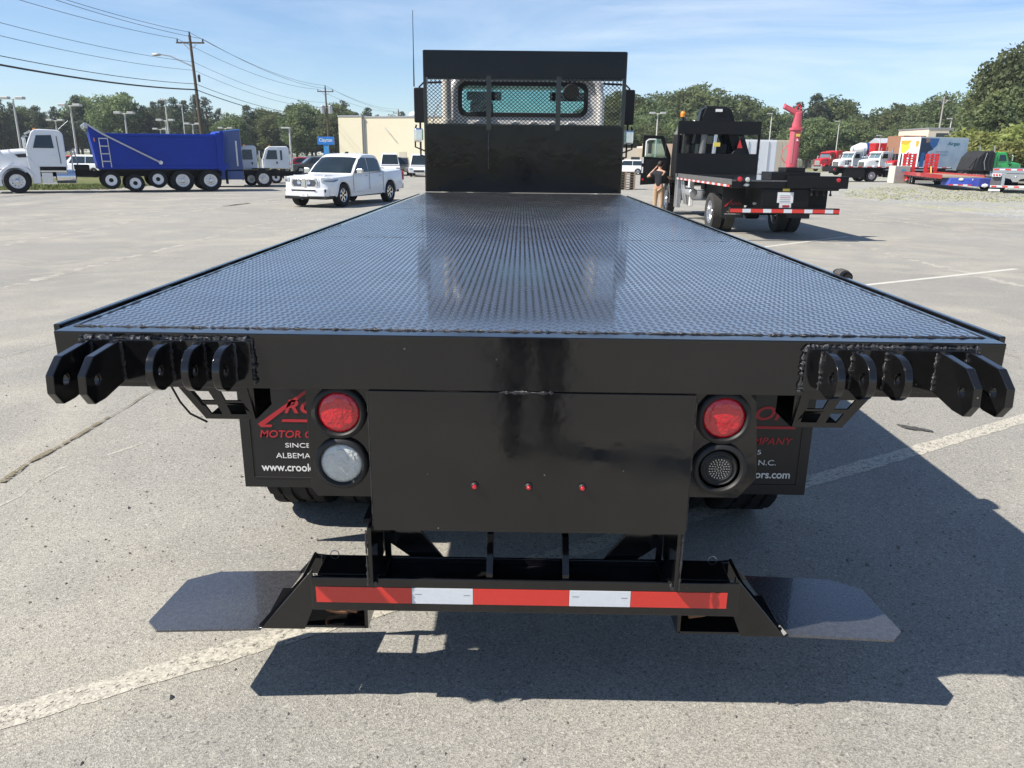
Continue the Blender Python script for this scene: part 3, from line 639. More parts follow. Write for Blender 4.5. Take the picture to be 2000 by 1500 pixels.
rf = MB().loft([sec(CB + .0405, 2.79, 2.905, .985, .05), sec(9.2, 2.80, 3.0, 1.0, .06), sec(9.75, 2.80, 2.98, .99, .06), sec(10.02, 2.79, 2.86, .96, .03)]).build('cab_roof', CREAM, T)
for s in (-1, 1):
    xo = .025 + s * .985
    side = [(CB + .0405, 1.15), (10.30, 1.15), (10.30, 1.95), (10.0, 2.80), (CB + .0405, 2.80)]
    d_ = MB().prism(side, xo - s * .03, xo, 'x', [[(9.0, 2.0), (10.12, 2.0), (9.93, 2.68), (9.0, 2.70)]]).build('cab_door', CREAM, T, bevel=.004)
    MB().box(xo - s * .018, xo - s * .014, 9.0, 10.1, 1.98, 2.70).build('door_glass', GLASS_C, d_)
    MB().prism([(9.95, .45), (10.95, .45), (11.25, .8), (11.3, 1.35), (10.2, 1.5), (9.8, 1.2), (9.78, .8), (9.95, .8), (10.1, 1.05), (10.3, 1.15), (10.6, 1.15), (10.85, 1.0), (10.95, .7)], s * .68, s * 1.13).build('front_fender', CREAM, T, bevel=.03)
    hl = MB().box(s * .74, s * 1.05, 11.28, 11.33, 1.0, 1.25).build('headlight', HEADL, T, bevel=.02)
    MB().lathe([(.26, -.55), (.30, -.52), (.30, .52), (.26, .55)], (s * .93, 9.1, .72), 'y', 20).build('fuel_tank', CHROME, T)
    # mirrors
    xm = s * 1.455 + .0
    MB().cb((xm, 9.42, 2.535), (.15, .07, .46), (0, 0, s * .12)).build('mirror', BLACK2, T, bevel=.02)
    MB().cb((xm + s * .02, 9.42, 2.14), (.13, .07, .19), (0, 0, s * .12)).build('convex_mirror', CHROME, T, bevel=.03)
    MB().tube([(s * 1.0, 9.5, 2.85), (s * 1.40, 9.45, 2.83), (xm, 9.45, 2.78), (xm, 9.45, 2.0), (xm + s * .0, 9.45, 1.87), (s * 1.36, 9.5, 1.84), (s * 1.0, 9.6, 1.84)], .014, 8).build('mirror_arm', BLACK2, T)
    MB().tube([(xm + s * .055, 9.45, 2.28), (xm + s * .075, 9.45, 2.2), (xm + s * .075, 9.45, 1.98), (xm - s * .05, 9.47, 1.93), (xm - s * .12, 9.5, 1.98)], .012, 8).build('mirror_bracket', BLACK2, T)
wsec = [(-.93, 2.0), (.98, 2.0), (.93, 2.78), (-.88, 2.78)]
MB().add([(-.93, 10.30, 1.98), (.98, 10.30, 1.98), (.93, 9.99, 2.79), (-.88, 9.99, 2.79)], [(0, 1, 2, 3)]).build('windshield', GLASS_C, T)
MB().box(-.93, .98, 10.27, 10.31, 1.15, 1.975).build('firewall', CREAM, T)
MB().box(-.95, 1.0, CB + .06, 10.26, 1.10, 1.148).build('cab_floor', DARKIN, T)
MB().prism([(10.26, 1.5), (9.85, 1.55), (9.80, 1.80), (9.95, 1.95), (10.26, 1.97)], -.92, .97).build('dashboard', DARKIN, T, bevel=.03)
for x in (-.58, .62):
    st = MB().prism([(8.80, 1.55), (9.35, 1.50), (9.38, 1.62), (8.98, 1.70), (8.86, 2.30), (8.72, 2.30), (8.74, 1.60)], x - .24, x + .24).build('seat', DARKIN, T, bevel=.05)
    if x < 0: MB().cb((x + .02, 8.80, 2.44), (.30, .12, .26), (.1, 0, 0)).build('headrest', DARKIN, st, bevel=.05)
    MB().cb((x, 9.93, 2.70), (.5, .03, .13), (-.4, 0, 0)).build('sun_visor', DARKIN, T, bevel=.01)
MB().lathe([(.09, 0), (.10, .015), (.09, .04), (.03, .05)], (.60, CB - .07, 2.665), 'y', 24).build('work_lamp', GASKET, T)
MB().tube([(.57, CB - .03, 2.735), (.57, CB - .03, 2.80)], .008, 6).build('lamp_stay', GASKET, T)
MB().tube([(.63, CB - .03, 2.735), (.63, CB - .03, 2.80)], .008, 6).build('lamp_stay', GASKET, T)
MB().lathe([(.010, -.18), (.018, -.17), (.018, .17), (.010, .18)], (-.45, 9.62, 1.98), 'x', 8).build('steering_wheel_hub', DARKIN, T)
MB().tube([(-.55 + .22 * math.cos(a), 9.60 + .05 * math.sin(a), 1.98 + .2 * math.sin(a)) for a in [2 * PI * k / 20 for k in range(21)]], .016, 8).build('steering_wheel', DARKIN, T)
STACKM = mat('stack_white', (.62, .59, .52), .45, .1, var=.06, vs=8)
ex = MB().tube([(-.985, 8.42, 1.2), (-.985, 8.42, 2.45), (-.985, 8.42, 2.98)], [.058, .058, .058], 18).build('exhaust_stack', STACKM, T)
MB().tube([(-.985, 8.42, 1.35), (-.985, 8.42, 2.30)], [.085, .085], 18).build('heat_shield', STACKM, ex)
MB().tube([(-1.17, 8.5, 2.24), (-1.16, 8.5, 2.36), (-1.10, 8.5, 2.48), (-1.05, 8.48, 2.55)], .009, 6).build('air_line', GALV, ex)
hood = MB().loft([[(p[0] * .92 + .02, y, p[1]) for p in rrect(-w_, w_, z0, z1, .14, 4)] for y, w_, z0, z1 in ((10.3, .92, 1.05, 1.96), (10.8, .88, .9, 1.86), (11.2, .80, .85, 1.74), (11.45, .70, .85, 1.55))]).build('hood', CREAM, T)
MB().box(-.5, .54, 11.44, 11.48, .86, 1.46).build('grille', CHROME, T, bevel=.02)
MB().box(-1.1, 1.12, 11.42, 11.62, .42, .78).build('front_bumper', CHROME, T, bevel=.04)
MB().tube([(-1.53, 9.45, 2.78), (-1.528, 9.45, 3.2), (-1.525, 9.45, 3.745)], [.010, .006, .004], 6).build('antenna', GASKET, T)

# ------------------------------------------------------------------ vehicle kit (local frame: front +y, x right, origin on the ground)
WINDOW = mat('window_glass', (.014, .022, .025), .06, coat=.2, var=.6, vs=1.5, spec=.6)
WINDOW_L = mat('bright_window_glass', (.10, .16, .18), .06, coat=1, var=.4, vs=2, spec=.8)
SEAMM = mat('panel_gap', (.03, .03, .033), .7, var=.1)
def arch(cy, cz, r0, r1, a0, a1, n=12):
    A = [rad(a0 + (a1 - a0) * k / n) for k in range(n + 1)]
    return [(cy + r1 * math.cos(a), cz + r1 * math.sin(a)) for a in A] + [(cy + r0 * math.cos(a), cz + r0 * math.sin(a)) for a in reversed(A)]
def conv_cab(root, paint, r=.53, hood_len=1.5, roofz=2.80, visor=True, steps=True, grille=CHROME, sleeper=0, chrome_tank=True, style='steer', half=1.0, stacks=0, hoodz=1.95, rounded=.06):
    """a bonneted truck cab; front axle at y=0"""
    h = half; f = hood_len - .55; q = hoodz
    sec = lambda y, w_, z0, z1, rr: [(p[0], y, p[1]) for p in rrect(-w_, w_, z0, z1, rr, 4)]
    MB().loft([sec(-.53, h * .86, .95, q + .03, .16), sec(-.1, h * .82, .98, q, .18), sec(f * .55, h * .74, .98, q - .07, .2), sec(f * .9, h * .66, .92, q - .16, .2), sec(f, h * .58, .90, q - .28, .16)]).build('hood', paint, root)
    for s in (-1, 1):
        fe = MB().prism(arch(0, r, r + .06, r + .20, -18, 165, 14), s * h * .66, s * h * 1.08)
        fe.prism([(-.60, .42), (-.53, 1.2), (-.50, q - .25), (-.95, 1.1), (-.92, .42)], s * h * .80, s * h * 1.02)
        fe.loft([[(s * h * .70, y, z0), (s * h * 1.06, y, z0), (s * h * .99, y, z1), (s * h * .62, y, z1 + .12)] for y, z0, z1 in ((-.5, r + .45, r + .52), (0, r + .12, r + .52), (.45, r + .05, r + .42), (f * .96, r + .10, r + .28))])
        fe.build('fender', paint, root, bevel=.02)
        MB().cb((s * h * .80, f * .93, r + .42), (.26, .10, .20), (0, 0, -s * .3)).build('headlight', HEADL, root, bevel=.03)
        wheel(root, s * (h - .02), 0, r, .30, s, style)
        # air intake vent on the hood side
        MB().prism([(-.05, q - .24), (-.52, q - .19), (-.50, q - .36), (-.18, q - .37)], s * (h * .80), s * (h * .875)).build('intake_vent', SEAMM, root, bevel=.01)
        mi = MB().cb((s * (h + .22), -.48, 2.18), (.20, .10, .52)).build('mirror', CHROME, root, bevel=.03)
        MB().tube([(s * (h - .04), -.62, 2.5), (s * (h + .22), -.5, 2.5), (s * (h + .22), -.5, 1.78), (s * (h - .04), -.6, 1.72)], .014, 6).build('mirror_arm', CHROME, mi)
        if steps:
            MB().lathe([(.22, -.42), (.29, -.38), (.29, .38), (.22, .42)], (s * (h - .22), -1.95, .72), 'y', 20).build('fuel_tank', CHROME if chrome_tank else CHASSIS, root)
            MB().box(s * (h - .34), s * (h + .02), -1.42, -.98, .44, .92).build('battery_box', ALU, root, bevel=.02)
            MB().box(s * (h - .30), s * (h + .05), -2.0, -.95, .94, 1.0).build('cab_step', CHROME, root)
            MB().box(s * (h - .30), s * (h + .05), -1.55, -.95, .40, .46).build('cab_step', CHROME, root)
    MB().box(-h * .48, h * .48, f - .01, f + .04, .95, q - .36).build('grille', grille, root, bevel=.02)
    for k in range(7):
        x = -h * .40 + k * h * .8 / 6; MB().box(x - .012, x + .012, f + .04, f + .05, 1.0, q - .42).build('grille_bar', CHROME, root)
    MB().prism([(-h * 1.08, f - .02), (-h * .95, f + .16), (h * .95, f + .16), (h * 1.08, f - .02), (h * .9, f - .05), (-h * .9, f - .05)], .42, .78, 'z').build('front_bumper', CHROME, root, bevel=.03)
    rz = roofz; yb = -2.05
    prof = [(-.53, 1.06), (-.50, q + .02), (-.80, rz - .12), (-.92, rz - .03), (-1.1, rz), (-1.80, rz - .02), (-1.97, rz - .08), (yb, rz - .24), (yb, 1.06)]
    tum = lambda x, y, z: (x * (1 - .085 * max(0, z - 1.9)), y, z)
    cabm = MB().prism(prof, -h, h).map(tum).build('cab', paint, root, bevel=rounded, seg=3)
    MB().box(-h * 1.012, h * 1.012, -2.0, -.95, .97, 1.17).build('cab_base', CHASSIS, root)
    for s in (-1, 1):
        d_ = MB().prism([(-.70, 1.25), (-.66, q + .03), (-.90, rz - .25), (-1.62, rz - .22), (-1.70, 1.18)], s * (h + .002), s * (h + .012)).map(tum).build('door', paint, root, bevel=.006)
        MB().prism([(-.80, q + .05), (-.98, rz - .27), (-1.58, rz - .25), (-1.62, q + .05)], s * (h + .010), s * (h + .018)).map(tum).build('window', WINDOW, d_, bevel=.004)
        MB().box(s * (h + .012), s * (h + .03), -1.60, -1.46, 1.60, 1.64).build('door_handle', CHROME, d_)
        MB().prism([(-1.80, 1.3), (-1.76, rz - .3), (-1.79, rz - .3), (-1.83, 1.3)], s * (h + .002), s * (h + .010)).map(tum).build('panel_seam', SEAMM, cabm)
    ws = MB()
    for s in (-1, 1): 
        x0, x1 = s * .03, s * h * .84
        MB().add([(x0, -.492, q + .10), (x1, -.50, q + .10), (x1 * .95, -.785, rz - .17), (x0, -.775, rz - .17), (x0, -.52, q + .10), (x1, -.53, q + .10), (x1 * .95, -.80, rz - .19), (x0, -.80, rz - .19)], [(0, 1, 2, 3), (7, 6, 5, 4), (0, 4, 5, 1), (1, 5, 6, 2), (2, 6, 7, 3), (3, 7, 4, 0)]).build('windshield', WINDOW_L, root)
    MB().prism(rrect(-h * .6, h * .6, 1.95, rz - .32, .08, 4), yb - .012, yb - .002, 'y').build('rear_window', WINDOW, root)
    if visor: MB().prism([(-.78, rz - .05), (-.52, rz - .20), (-.54, rz - .23), (-.80, rz - .10)], -h * .88, h * .88).build('sun_visor', paint, root)
    for x in (-.6, -.3, 0, .3, .6): MB().cb((x, -.95, rz + .015), (.10, .12, .05)).build('roof_marker', AMBER, root, bevel=.015)
    for k in range(stacks):
        s = 1 if k % 2 else -1
        MB().tube([(s * .92, -2.22, .9), (s * .92, -2.22, 2.9), (s * .92, -2.30, 3.25)], .065, 12).build('exhaust_stack', CHROME, root)
    if sleeper:
        MB().prism([(-2.08, 1.0), (-2.08, rz + .3), (-2.4, rz + .5), (-2.08 - sleeper, rz + .5), (-2.08 - sleeper, 1.0)], -h, h).map(tum).build('sleeper', paint, root, bevel=.05)
    return cabm
def frame(root, y0, y1, z0=.72, z1=.98, half=.42):
    for s in (-1, 1): MB().box(s * half - .04, s * half + .04, y0, y1, z0, z1).build('frame_rail', CHASSIS, root)
    MB().box(-half, half, y0, y0 + .1, z0, z1).build('rear_cross_member', CHASSIS, root)
def duals(root, y, r=.52, half=.9, style='dual', rm=None):
    for s in (-1, 1):
        wheel(root, s * (half + .14), y, r, .27, s, style, rm=rm); wheel(root, s * (half - .17), y, r, .27, -s, style, rm=rm)
    MB().tube([(-half, y, r), (-.2, y, r), (-.15, y, r), (.15, y, r), (.2, y, r), (half, y, r)], [.06, .07, .15, .15, .07, .06], 12).build('axle', CHASSIS, root)
def heading(fx, fy): return math.atan2(-fx, fy)

# ------------------------------------------------------------------ white and blue dump truck
dv = Vector((-.86, -.51)).normalized(); lft = Vector((-dv.y, dv.x))
P0 = gz(38, 378); base = Vector((P0.x, P0.y)) - lft * 1.1
D = thing('dump_truck', 'dump truck with white bonneted cab and long blue tipper body on five axles', 'dump truck', (base.x, base.y, 0), heading(dv.x, dv.y))
conv_cab(D, WHITE, .53, 1.55, 2.80, hoodz=1.93)
frame(D, -8.9, .3)
duals(D, -6.92, .53, .92, 'steer'); duals(D, -8.22, .53, .92, 'steer')
for y, z in ((-3.78, .56), (-4.80, .42), (-5.82, .60)):
    for s in (-1, 1): wheel(D, s * 1.02, y, .42, .26, s, 'ring', z=z, rm=WHITE)
    MB().tube([(-.95, y, z), (.95, y, z)], .05, 10).build('lift_axle', CHASSIS, D)
body = MB().prism([(-3.30, 1.06), (-3.05, 3.05), (-3.12, 3.05), (-3.62, 2.66), (-8.75, 2.74), (-8.85, 2.90), (-9.02, 2.90), (-9.05, 2.70), (-8.92, 1.40), (-8.80, 1.06)], -1.22, 1.22)
body = body.build('tipper_body', BLUE, D, bevel=.03)
for s in (-1, 1):
    MB().box(s * 1.221, s * 1.27, -8.70, -3.66, 2.56, 2.68).build('top_rail', BLUE, body, bevel=.02)
    MB().box(s * 1.221, s * 1.25, -8.70, -3.40, 1.10, 1.24).build('bottom_rail', BLUE, body, bevel=.02)
    MB().prism([(-3.34, 1.2), (-3.18, 2.5), (-3.40, 2.5), (-3.52, 1.2)], s * 1.221, s * 1.26).build('corner_post', BLUE, body, bevel=.015)
    MB().box(s * 1.221, s * 1.285, -8.86, -8.62, 1.10, 2.80).build('rear_post', BLUE, body, bevel=.02)
    MB().prism([(-8.62, 1.0), (-9.0, 1.0), (-9.12, 1.3), (-8.8, 1.34)], s * 1.06, s * 1.24).build('hinge_horn', BLUE, body, bevel=.02)
    if s < 0:
        ta = MB().tube([(s * 1.31, -3.08, 3.04), (s * 1.31, -3.62, 2.66), (s * 1.31, -6.0, 1.38)], .045, 8).build('tarp_arm', ALU, D)
        MB().lathe([(.09, -.03), (.09, .03)], (s * 1.31, -6.0, 1.38), 'x', 14).build('pivot', ALU, ta)
        ld = MB().tube([(s * 1.31, -3.47, 2.46), (s * 1.31, -3.50, 1.15)], .022, 6).build('ladder', GALV, D)
        MB().tube([(s * 1.31, -3.83, 2.46), (s * 1.31, -3.86, 1.15)], .022, 6).build('stile', GALV, ld)
        for z in (2.44, 2.10, 1.76, 1.42): MB().box(s * 1.31 - .02, s * 1.31 + .02, -3.85, -3.48, z - .025, z + .025).build('rung', GALV, ld)
        MB().box(s * 1.262, s * 1.275, -3.30, -3.26, 2.30, 2.46).build('side_marker', AMBER, D)
MB().lathe([(.11, -1.2), (.11, 1.2)], (0, -2.98, 3.0), 'x', 14).build('tarp_roller', ALU, D)
MB().box(-1.25, 1.25, -3.10, -2.92, 2.86, 3.10).build('tarp_housing', GALV, D, bevel=.03)
MB().box(-1.05, 1.05, -9.0, -3.4, .99, 1.06).build('body_subframe', CHASSIS, D)
for s in (-1, 1): MB().box(s * 1.0 - .3, s * 1.0 + .3, -9.05, -9.03, .35, 1.05).build('mud_flap', FLAPM, D)
MB().tube([(-.9, -2.25, 1.0), (-.9, -2.3, 1.9), (-.6, -2.4, 2.0), (-.5, -2.5, 1.2)], .03, 8).build('air_hose', GALV, D)
MB().box(-.95, .9, -2.95, -2.35, 1.0, 1.25).build('hydraulic_tank', CHASSIS, D, bevel=.03)
MB().tube([(-.55, -1.9, 2.8), (-.55, -2.35, 3.2)], .012, 6).build('antenna', GALV, D)

# ------------------------------------------------------------------ blue sleeper tractor and the small white cabovers behind it
hd = Vector((-1, -.35)).normalized(); lf = Vector((.35, -1)).normalized()
a = gz(444, 366); S = thing('sleeper_tractor', 'blue truck tractor with tall roof fairing parked behind the tipper body', 'truck', (a.x - lf.x * 1.2, a.y - lf.y * 1.2, 0), heading(hd.x, hd.y))
MB().prism([(1.6, .9), (1.6, 1.6), (.9, 1.8), (.55, 2.55), (.1, 3.0), (-.9, 3.12), (-.95, .95)], -1.15, 1.15).build('sleeper_cab', BLUE2, S, bevel=.06, seg=3)
MB().prism([(.45, 2.70), (.05, 3.02), (-.88, 3.14), (-.88, 3.05), (.0, 2.93), (.4, 2.64)], -1.0, 1.0).build('roof_fairing', mat('light_blue_fairing', (.06, .16, .42), .3, coat=.5), S, bevel=.02)
for s in (-1, 1):
    MB().box(s * 1.152, s * 1.17, .15, .75, 1.75, 2.35).build('window', WINDOW, S, bevel=.01)
    MB().box(s * 1.152, s * 1.18, -.70, -.62, 1.15, 2.5).build('grab_rail', ALU, S)
    MB().box(s * .80, s * 1.16, -.95, 1.4, .42, .9).build('side_skirt', BLUE2, S, bevel=.03)
    wheel(S, s * 1.0, 1.2, .48, .28, s)
frame(S, -3.2, 1.4, .7, .92); duals(S, -2.0, .48, .9, 'steer'); 
MB().lathe([(.5, .0), (.5, .08)], (0, -1.9, .95), 'z', 20).build('fifth_wheel', CHASSIS, S)
def cabover(uv, label, L_, dx=0, sleeper=False):
    a = gz(*uv); R = thing('cabover_truck', label, 'truck', (a.x - lf.x * .95, a.y - lf.y * .95, 0), heading(hd.x, hd.y), 'small white cabover trucks')
    y0, y1 = .75, .75 - L_
    prof = [(y0, .92), (y0 + .02, 1.45), (y0 - .22, 2.12), (y0 - .45, 2.28), (y1 + .12, 2.30), (y1, 2.18), (y1, .92)]
    tum = lambda x, y, z: (x * (1 - .06 * max(0, z - 1.4)), y, z)
    c_ = MB().prism(prof, -.98, .98).map(tum).build('cab', WHITE, R, bevel=.05, seg=3)
    for s in (-1, 1):
        dr = MB().prism([(y0 - .12, 1.0), (y0 - .12, 1.42), (y0 - .34, 2.12), (y0 - .95, 2.14), (y0 - .98, 1.0)], s * .982, s * .992).map(tum).build('door', WHITE, R, bevel=.005)
        MB().prism([(y0 - .20, 1.50), (y0 - .38, 2.05), (y0 - .90, 2.06), (y0 - .92, 1.50)], s * .990, s * .998).map(tum).build('window', WINDOW, dr)
        MB().box(s * .992, s * 1.01, y0 - .92, y0 - .84, 1.22, 1.36).build('door_handle', SEAMM, dr)
        if L_ > 1.3: MB().prism([(y0 - 1.10, 1.45), (y0 - 1.10, 2.05), (y0 - 1.22, 2.05), (y0 - 1.22, 1.45)], s * .982, s * .995).map(tum).build('quarter_window', WINDOW, R)
        MB().cb((s * 1.16, y0 + .05, 1.75), (.14, .08, .36)).build('mirror', CHASSIS, R, bevel=.03)
        MB().tube([(s * .96, y0 - .1, 1.95), (s * 1.15, y0 + .05, 1.95), (s * 1.15, y0 + .05, 1.5), (s * .98, y0 - .1, 1.45)], .012, 6).build('mirror_arm', CHASSIS, R)
        wheel(R, s * .88, 0, .39, .24, s, 'ring' if L_ > 1.3 else 'steer', rm=WHITE if L_ > 1.3 else ALU)
        MB().prism(arch(0, .39, .44, .50, -10, 190), s * .70, s * 1.0).build('wheel_arch', CHASSIS, R)
    MB().add([(-.84, y0 + .025, 1.50), (.84, y0 + .025, 1.50), (.80, y0 - .20, 2.10), (-.80, y0 - .20, 2.10), (-.84, y0 - .01, 1.50), (.84, y0 - .01, 1.50), (.80, y0 - .24, 2.10), (-.80, y0 - .24, 2.10)], [(0, 1, 2, 3), (7, 6, 5, 4), (0, 4, 5, 1), (1, 5, 6, 2), (2, 6, 7, 3), (3, 7, 4, 0)]).build('windshield', WINDOW_L, R)
    MB().box(-.95, .95, y0 - .05, y0 + .12, .45, .80).build('front_bumper', WHITE, R, bevel=.03)
    for x in (-.5, 0, .5): MB().cb((x, y0 - .5, 2.31), (.09, .1, .05)).build('roof_marker', AMBER, R, bevel=.01)
    frame(R, -4.2, .6, .55, .75); duals(R, -3.2, .39, .75, 'dual', rm=WHITE)
    MB().tube([(-.6, y1 - .15, .8), (-.6, y1 - .15, 2.0)], .05, 8).build('exhaust_stack', ALU, R)
    return R
cabover((492, 363), 'small white cabover truck with short cab right behind the blue tractor', 1.15)
cabover((540, 358.5), 'small white cabover truck with quarter window and amber marker beside light pole', 1.65)

# ------------------------------------------------------------------ white pickup
pd = Vector((-.31, -.951)).normalized(); pl = Vector((-pd.y, pd.x)); pw = gz(668, 404)
K = thing('pickup_truck', 'white crew cab pickup truck with chrome grille driving across the lot', 'pickup', (pw.x - pl.x * .88, pw.y - pl.y * .88, 0), heading(pd.x, pd.y))
WB = 3.66
low = [(.98, .42), (1.02, .62), (1.02, .95), (.92, 1.10), (-.70, 1.16), (-.95, 1.22), (-3.05, 1.25), (-3.07, 1.27), (-4.88, 1.30), (-4.92, 1.25), (-4.90, .62), (-4.72, .52)]
low += [(-WB - .50, .46)] + [(-WB + .50 * math.cos(rad(a)), .42 + .50 * math.sin(rad(a))) for a in range(175, -1, -25)] + [(-WB + .52, .40), (-.56, .36)] + [(.50 * math.cos(rad(a)), .42 + .50 * math.sin(rad(a))) for a in range(175, -1, -25)]
def pk(x, y, z):
    q = min(1, abs(x)); yy, zz = y, z
    if y > .2: yy = y - .30 * q ** 4 * (y - .2) / .8
    if y < -4.6: yy = y + .10 * q ** 6
    if z > .85: zz = z - .055 * q ** 5 * min(1, (z - .85) / .25)
    xx = x * (1 - .035 * max(0, z - .80) / .4 - .03 * max(0, .55 - z) / .2)
    return (xx, yy, zz)
XS = [-1, -.992, -.96, -.88, -.72, -.45, -.15, .15, .45, .72, .88, .96, .992, 1]
def slab(prof, xs, f): return MB().loft([[f(x, y, z) for y, z in prof] for x in xs])
def pedge(x, y, z):                       # rounded shoulders at the outermost slices
    q = max(0, abs(x) - .96) / .04; cy_ = -1.9
    return pk(x, y - (.012 if y > .9 else (-.012 if y < -4.8 else 0)) * q * q * 3, z - (.028 * q * q if z > 1.05 else 0))
pb = slab(low, XS, pedge).build('body', WHITE, K, smooth=40)
cabp = [(-.62, 1.14), (-.95, 1.45), (-1.36, 1.77), (-1.52, 1.85), (-1.75, 1.89), (-2.2, 1.905), (-2.65, 1.89), (-2.85, 1.84), (-2.96, 1.70), (-3.10, 1.24)]
tumk = lambda x, y, z: (x * (1 - .26 * max(0, z - 1.2)), y, z)
def cabk(x, y, z):
    q = abs(x) / .97; return tumk(x, y - (.13 * q ** 3 if y > -1.6 else (-.05 * q ** 4 if y < -2.8 else 0)), z - (.055 * q ** 4 if z > 1.6 else 0))
slab(cabp, [.97 * x for x in XS], cabk).build('cabin', WHITE, K, smooth=40)
slab([(-.665, 1.20), (-.94, 1.462), (-1.33, 1.765), (-1.36, 1.745), (-.97, 1.43), (-.70, 1.18)], [-.87, -.8, -.6, -.3, 0, .3, .6, .8, .87], lambda x, y, z: (lambda p: (p[0], p[1], p[2]))(cabk(x, y + .006, z))).build('windshield', WINDOW, K, smooth=40)
MB().prism(rrect(-.68, .68, 1.36, 1.74, .06, 3), -3.08, -2.99, 'y').map(lambda x, y, z: (x, y + (z - 1.55) * .28, z)).build('rear_window', WINDOW, K)
for s in (-1, 1):
    MB().prism([(-.90, 1.24), (-1.38, 1.68), (-1.60, 1.745), (-1.92, 1.745), (-1.92, 1.26)], s * .968, s * .982).map(tumk).build('front_window', WINDOW, K, bevel=.004)
    MB().prism([(-1.97, 1.26), (-1.97, 1.745), (-2.68, 1.735), (-2.86, 1.64), (-2.90, 1.27)], s * .968, s * .982).map(tumk).build('rear_door_window', WINDOW, K, bevel=.004)
    for y in (-.72, -1.95, -3.06): MB().prism([(y, .5), (y - .012, .5), (y - .012, 1.2), (y, 1.2)], s * .996, s * 1.0045).build('door_gap', SEAMM, K)
    for y in (-1.75, -2.85): MB().box(s * .985, s * 1.02, y - .09, y + .09, 1.06, 1.10).build('door_handle', CHROME, K, bevel=.01)
    mi = MB().cb((s * 1.14, -.98, 1.25), (.26, .14, .20)).build('mirror', CHROME, K, bevel=.04)
    MB().box(min(s * .93, s * 1.05), max(s * .93, s * 1.05), -1.02, -.94, 1.18, 1.24).build('mirror_arm', GASKET, mi)
    hx = [.66, .74, .82, .89, .95, .985, 1.0]
    hl = slab([(.42, .965), (1.0, .895), (1.045, .91), (1.045, 1.0), (.95, 1.06), (.42, 1.075)], [s * x * 1.008 for x in hx], lambda x, y, z: pedge(x, y, z)).build('headlight', HEADL, K, smooth=40)
    slab([(.50, .985), (1.0, .93), (1.056, .94), (1.056, .965), (.50, 1.02)], [s * x * 1.014 for x in hx[1:]], lambda x, y, z: pedge(x, y, z)).build('lamp_bezel', GASKET, hl, smooth=40)
    MB().cb((s * .72, 1.0, .60), (.26, .06, .12), (0, 0, -s * .25)).build('fog_light', GASKET, K, bevel=.03)
    MB().cb((s * .50, 1.055, .47), (.10, .03, .05)).build('tow_hook', GASKET, K, bevel=.01)
    MB().box(s * .90, s * 1.0, -4.925, -4.84, .85, 1.22).build('tail_light', LENS_R, K, bevel=.02)
    for y in (0, -WB):
        wheel(K, s * .86, y, .42, .29, s, 'car', rm=CHROME)
        MB().prism(arch(y, .42, .46, .50, 0, 180), s * .60, s * .96).build('wheel_well', GASKET, K)
    MB().box(s * .90 - .06, s * .90 + .06, -3.0, -.62, .34, .40).build('running_board', GASKET, K)
gr = MB().prism(rrect(-.54, .54, .70, 1.02, .10, 4), .985, 1.03, 'y').build('grille', CHROME, K, bevel=.02)
for s in (-1, 1):
    MB().prism([(s * .13, .75), (s * .42, .75), (s * .49, .86), (s * .44, .97), (s * .13, .99)], 1.031, 1.038, 'y').build('grille_mesh', mat('grille_mesh_grey', (.10, .105, .12), .4, .5, var=.4, vs=60), gr)
    MB().lathe([(.085, 1.036), (.075, 1.060), (.045, 1.050)], (s * .20, 0, .88), 'y', 18).build('grille_ornament', CHROME, gr)
MB().box(-.07, .07, 1.036, 1.06, .70, 1.03).build('grille_centre_bar', CHROME, gr, bevel=.02)
MB().prism([(-.92, .86), (-.80, 1.02), (-.4, 1.10), (.4, 1.10), (.80, 1.02), (.92, .86)], .40, .68, 'z').build('front_bumper', WHITE, K, bevel=.03)
MB().box(-.50, .50, 1.10, 1.108, .585, .640).build('lower_intake', GASKET, K, bevel=.01)
pl_ = MB().box(-.16, .16, 1.108, 1.118, .40, .50).build('front_plate', PRINT_W, K)
MB().prism([(-.07, .475), (-.03, .46), (0, .47), (.03, .46), (.07, .475), (.03, .43), (0, .445), (-.03, .43)], 1.1182, 1.121, 'y').build('plate_emblem', PRINT_G, pl_)
MB().box(-.86, .86, -.5, 1.0, .30, .40).build('underbody', GASKET, K)
MB().prism([(-.84, .84), (-.72, 1.0), (-.36, 1.075), (.36, 1.075), (.72, 1.0), (.84, .84)], .33, .405, 'z').build('lower_valance', GASKET, K, bevel=.02)
for s in (-1, 1):
    for y in (0, -WB): MB().prism(arch(y, .42, .495, .535, -4, 184, 16), s * .955, s * 1.012).build('arch_lip', WHITE, K, bevel=.012)
    MB().prism([(-.62, .52), (-3.04, .50), (-3.04, .545), (-.62, .565)], s * .985, s * 1.008).build('door_moulding', WHITE, K, bevel=.008)
    MB().prism([(-.80, 1.215), (-2.92, 1.245), (-2.92, 1.262), (-.80, 1.235)], s * .950, s * .988).build('belt_trim', GASKET, K)
    MB().box(s * .62 - .02, s * .62 + .02, .1, .7, 1.10, 1.13).build('hood_crease', WHITE, K, bevel=.01)
MB().prism(rrect(-.585, .585, .665, 1.06, .13, 5), .93, .99, 'y', [rrect(-.545, .545, .695, 1.025, .10, 4)]).build('grille_surround', WHITE, K, bevel=.015)
MB().box(-.85, .85, -4.7, -.4, .38, .55).build('chassis', CHASSIS, K)
MB().box(-.95, .95, -5.02, -4.93, .52, .70).build('rear_bumper', CHROME, K, bevel=.03)
MB().prism([(-1.85, 1.88), (-2.0, 1.96), (-2.1, 1.96), (-2.1, 1.88)], -.03, .03).build('roof_fin', GASKET, K)
MB().cb((.0, -2.0, 1.60), (.10, .06, .05)).build('rear_view_mirror', GASKET, K)

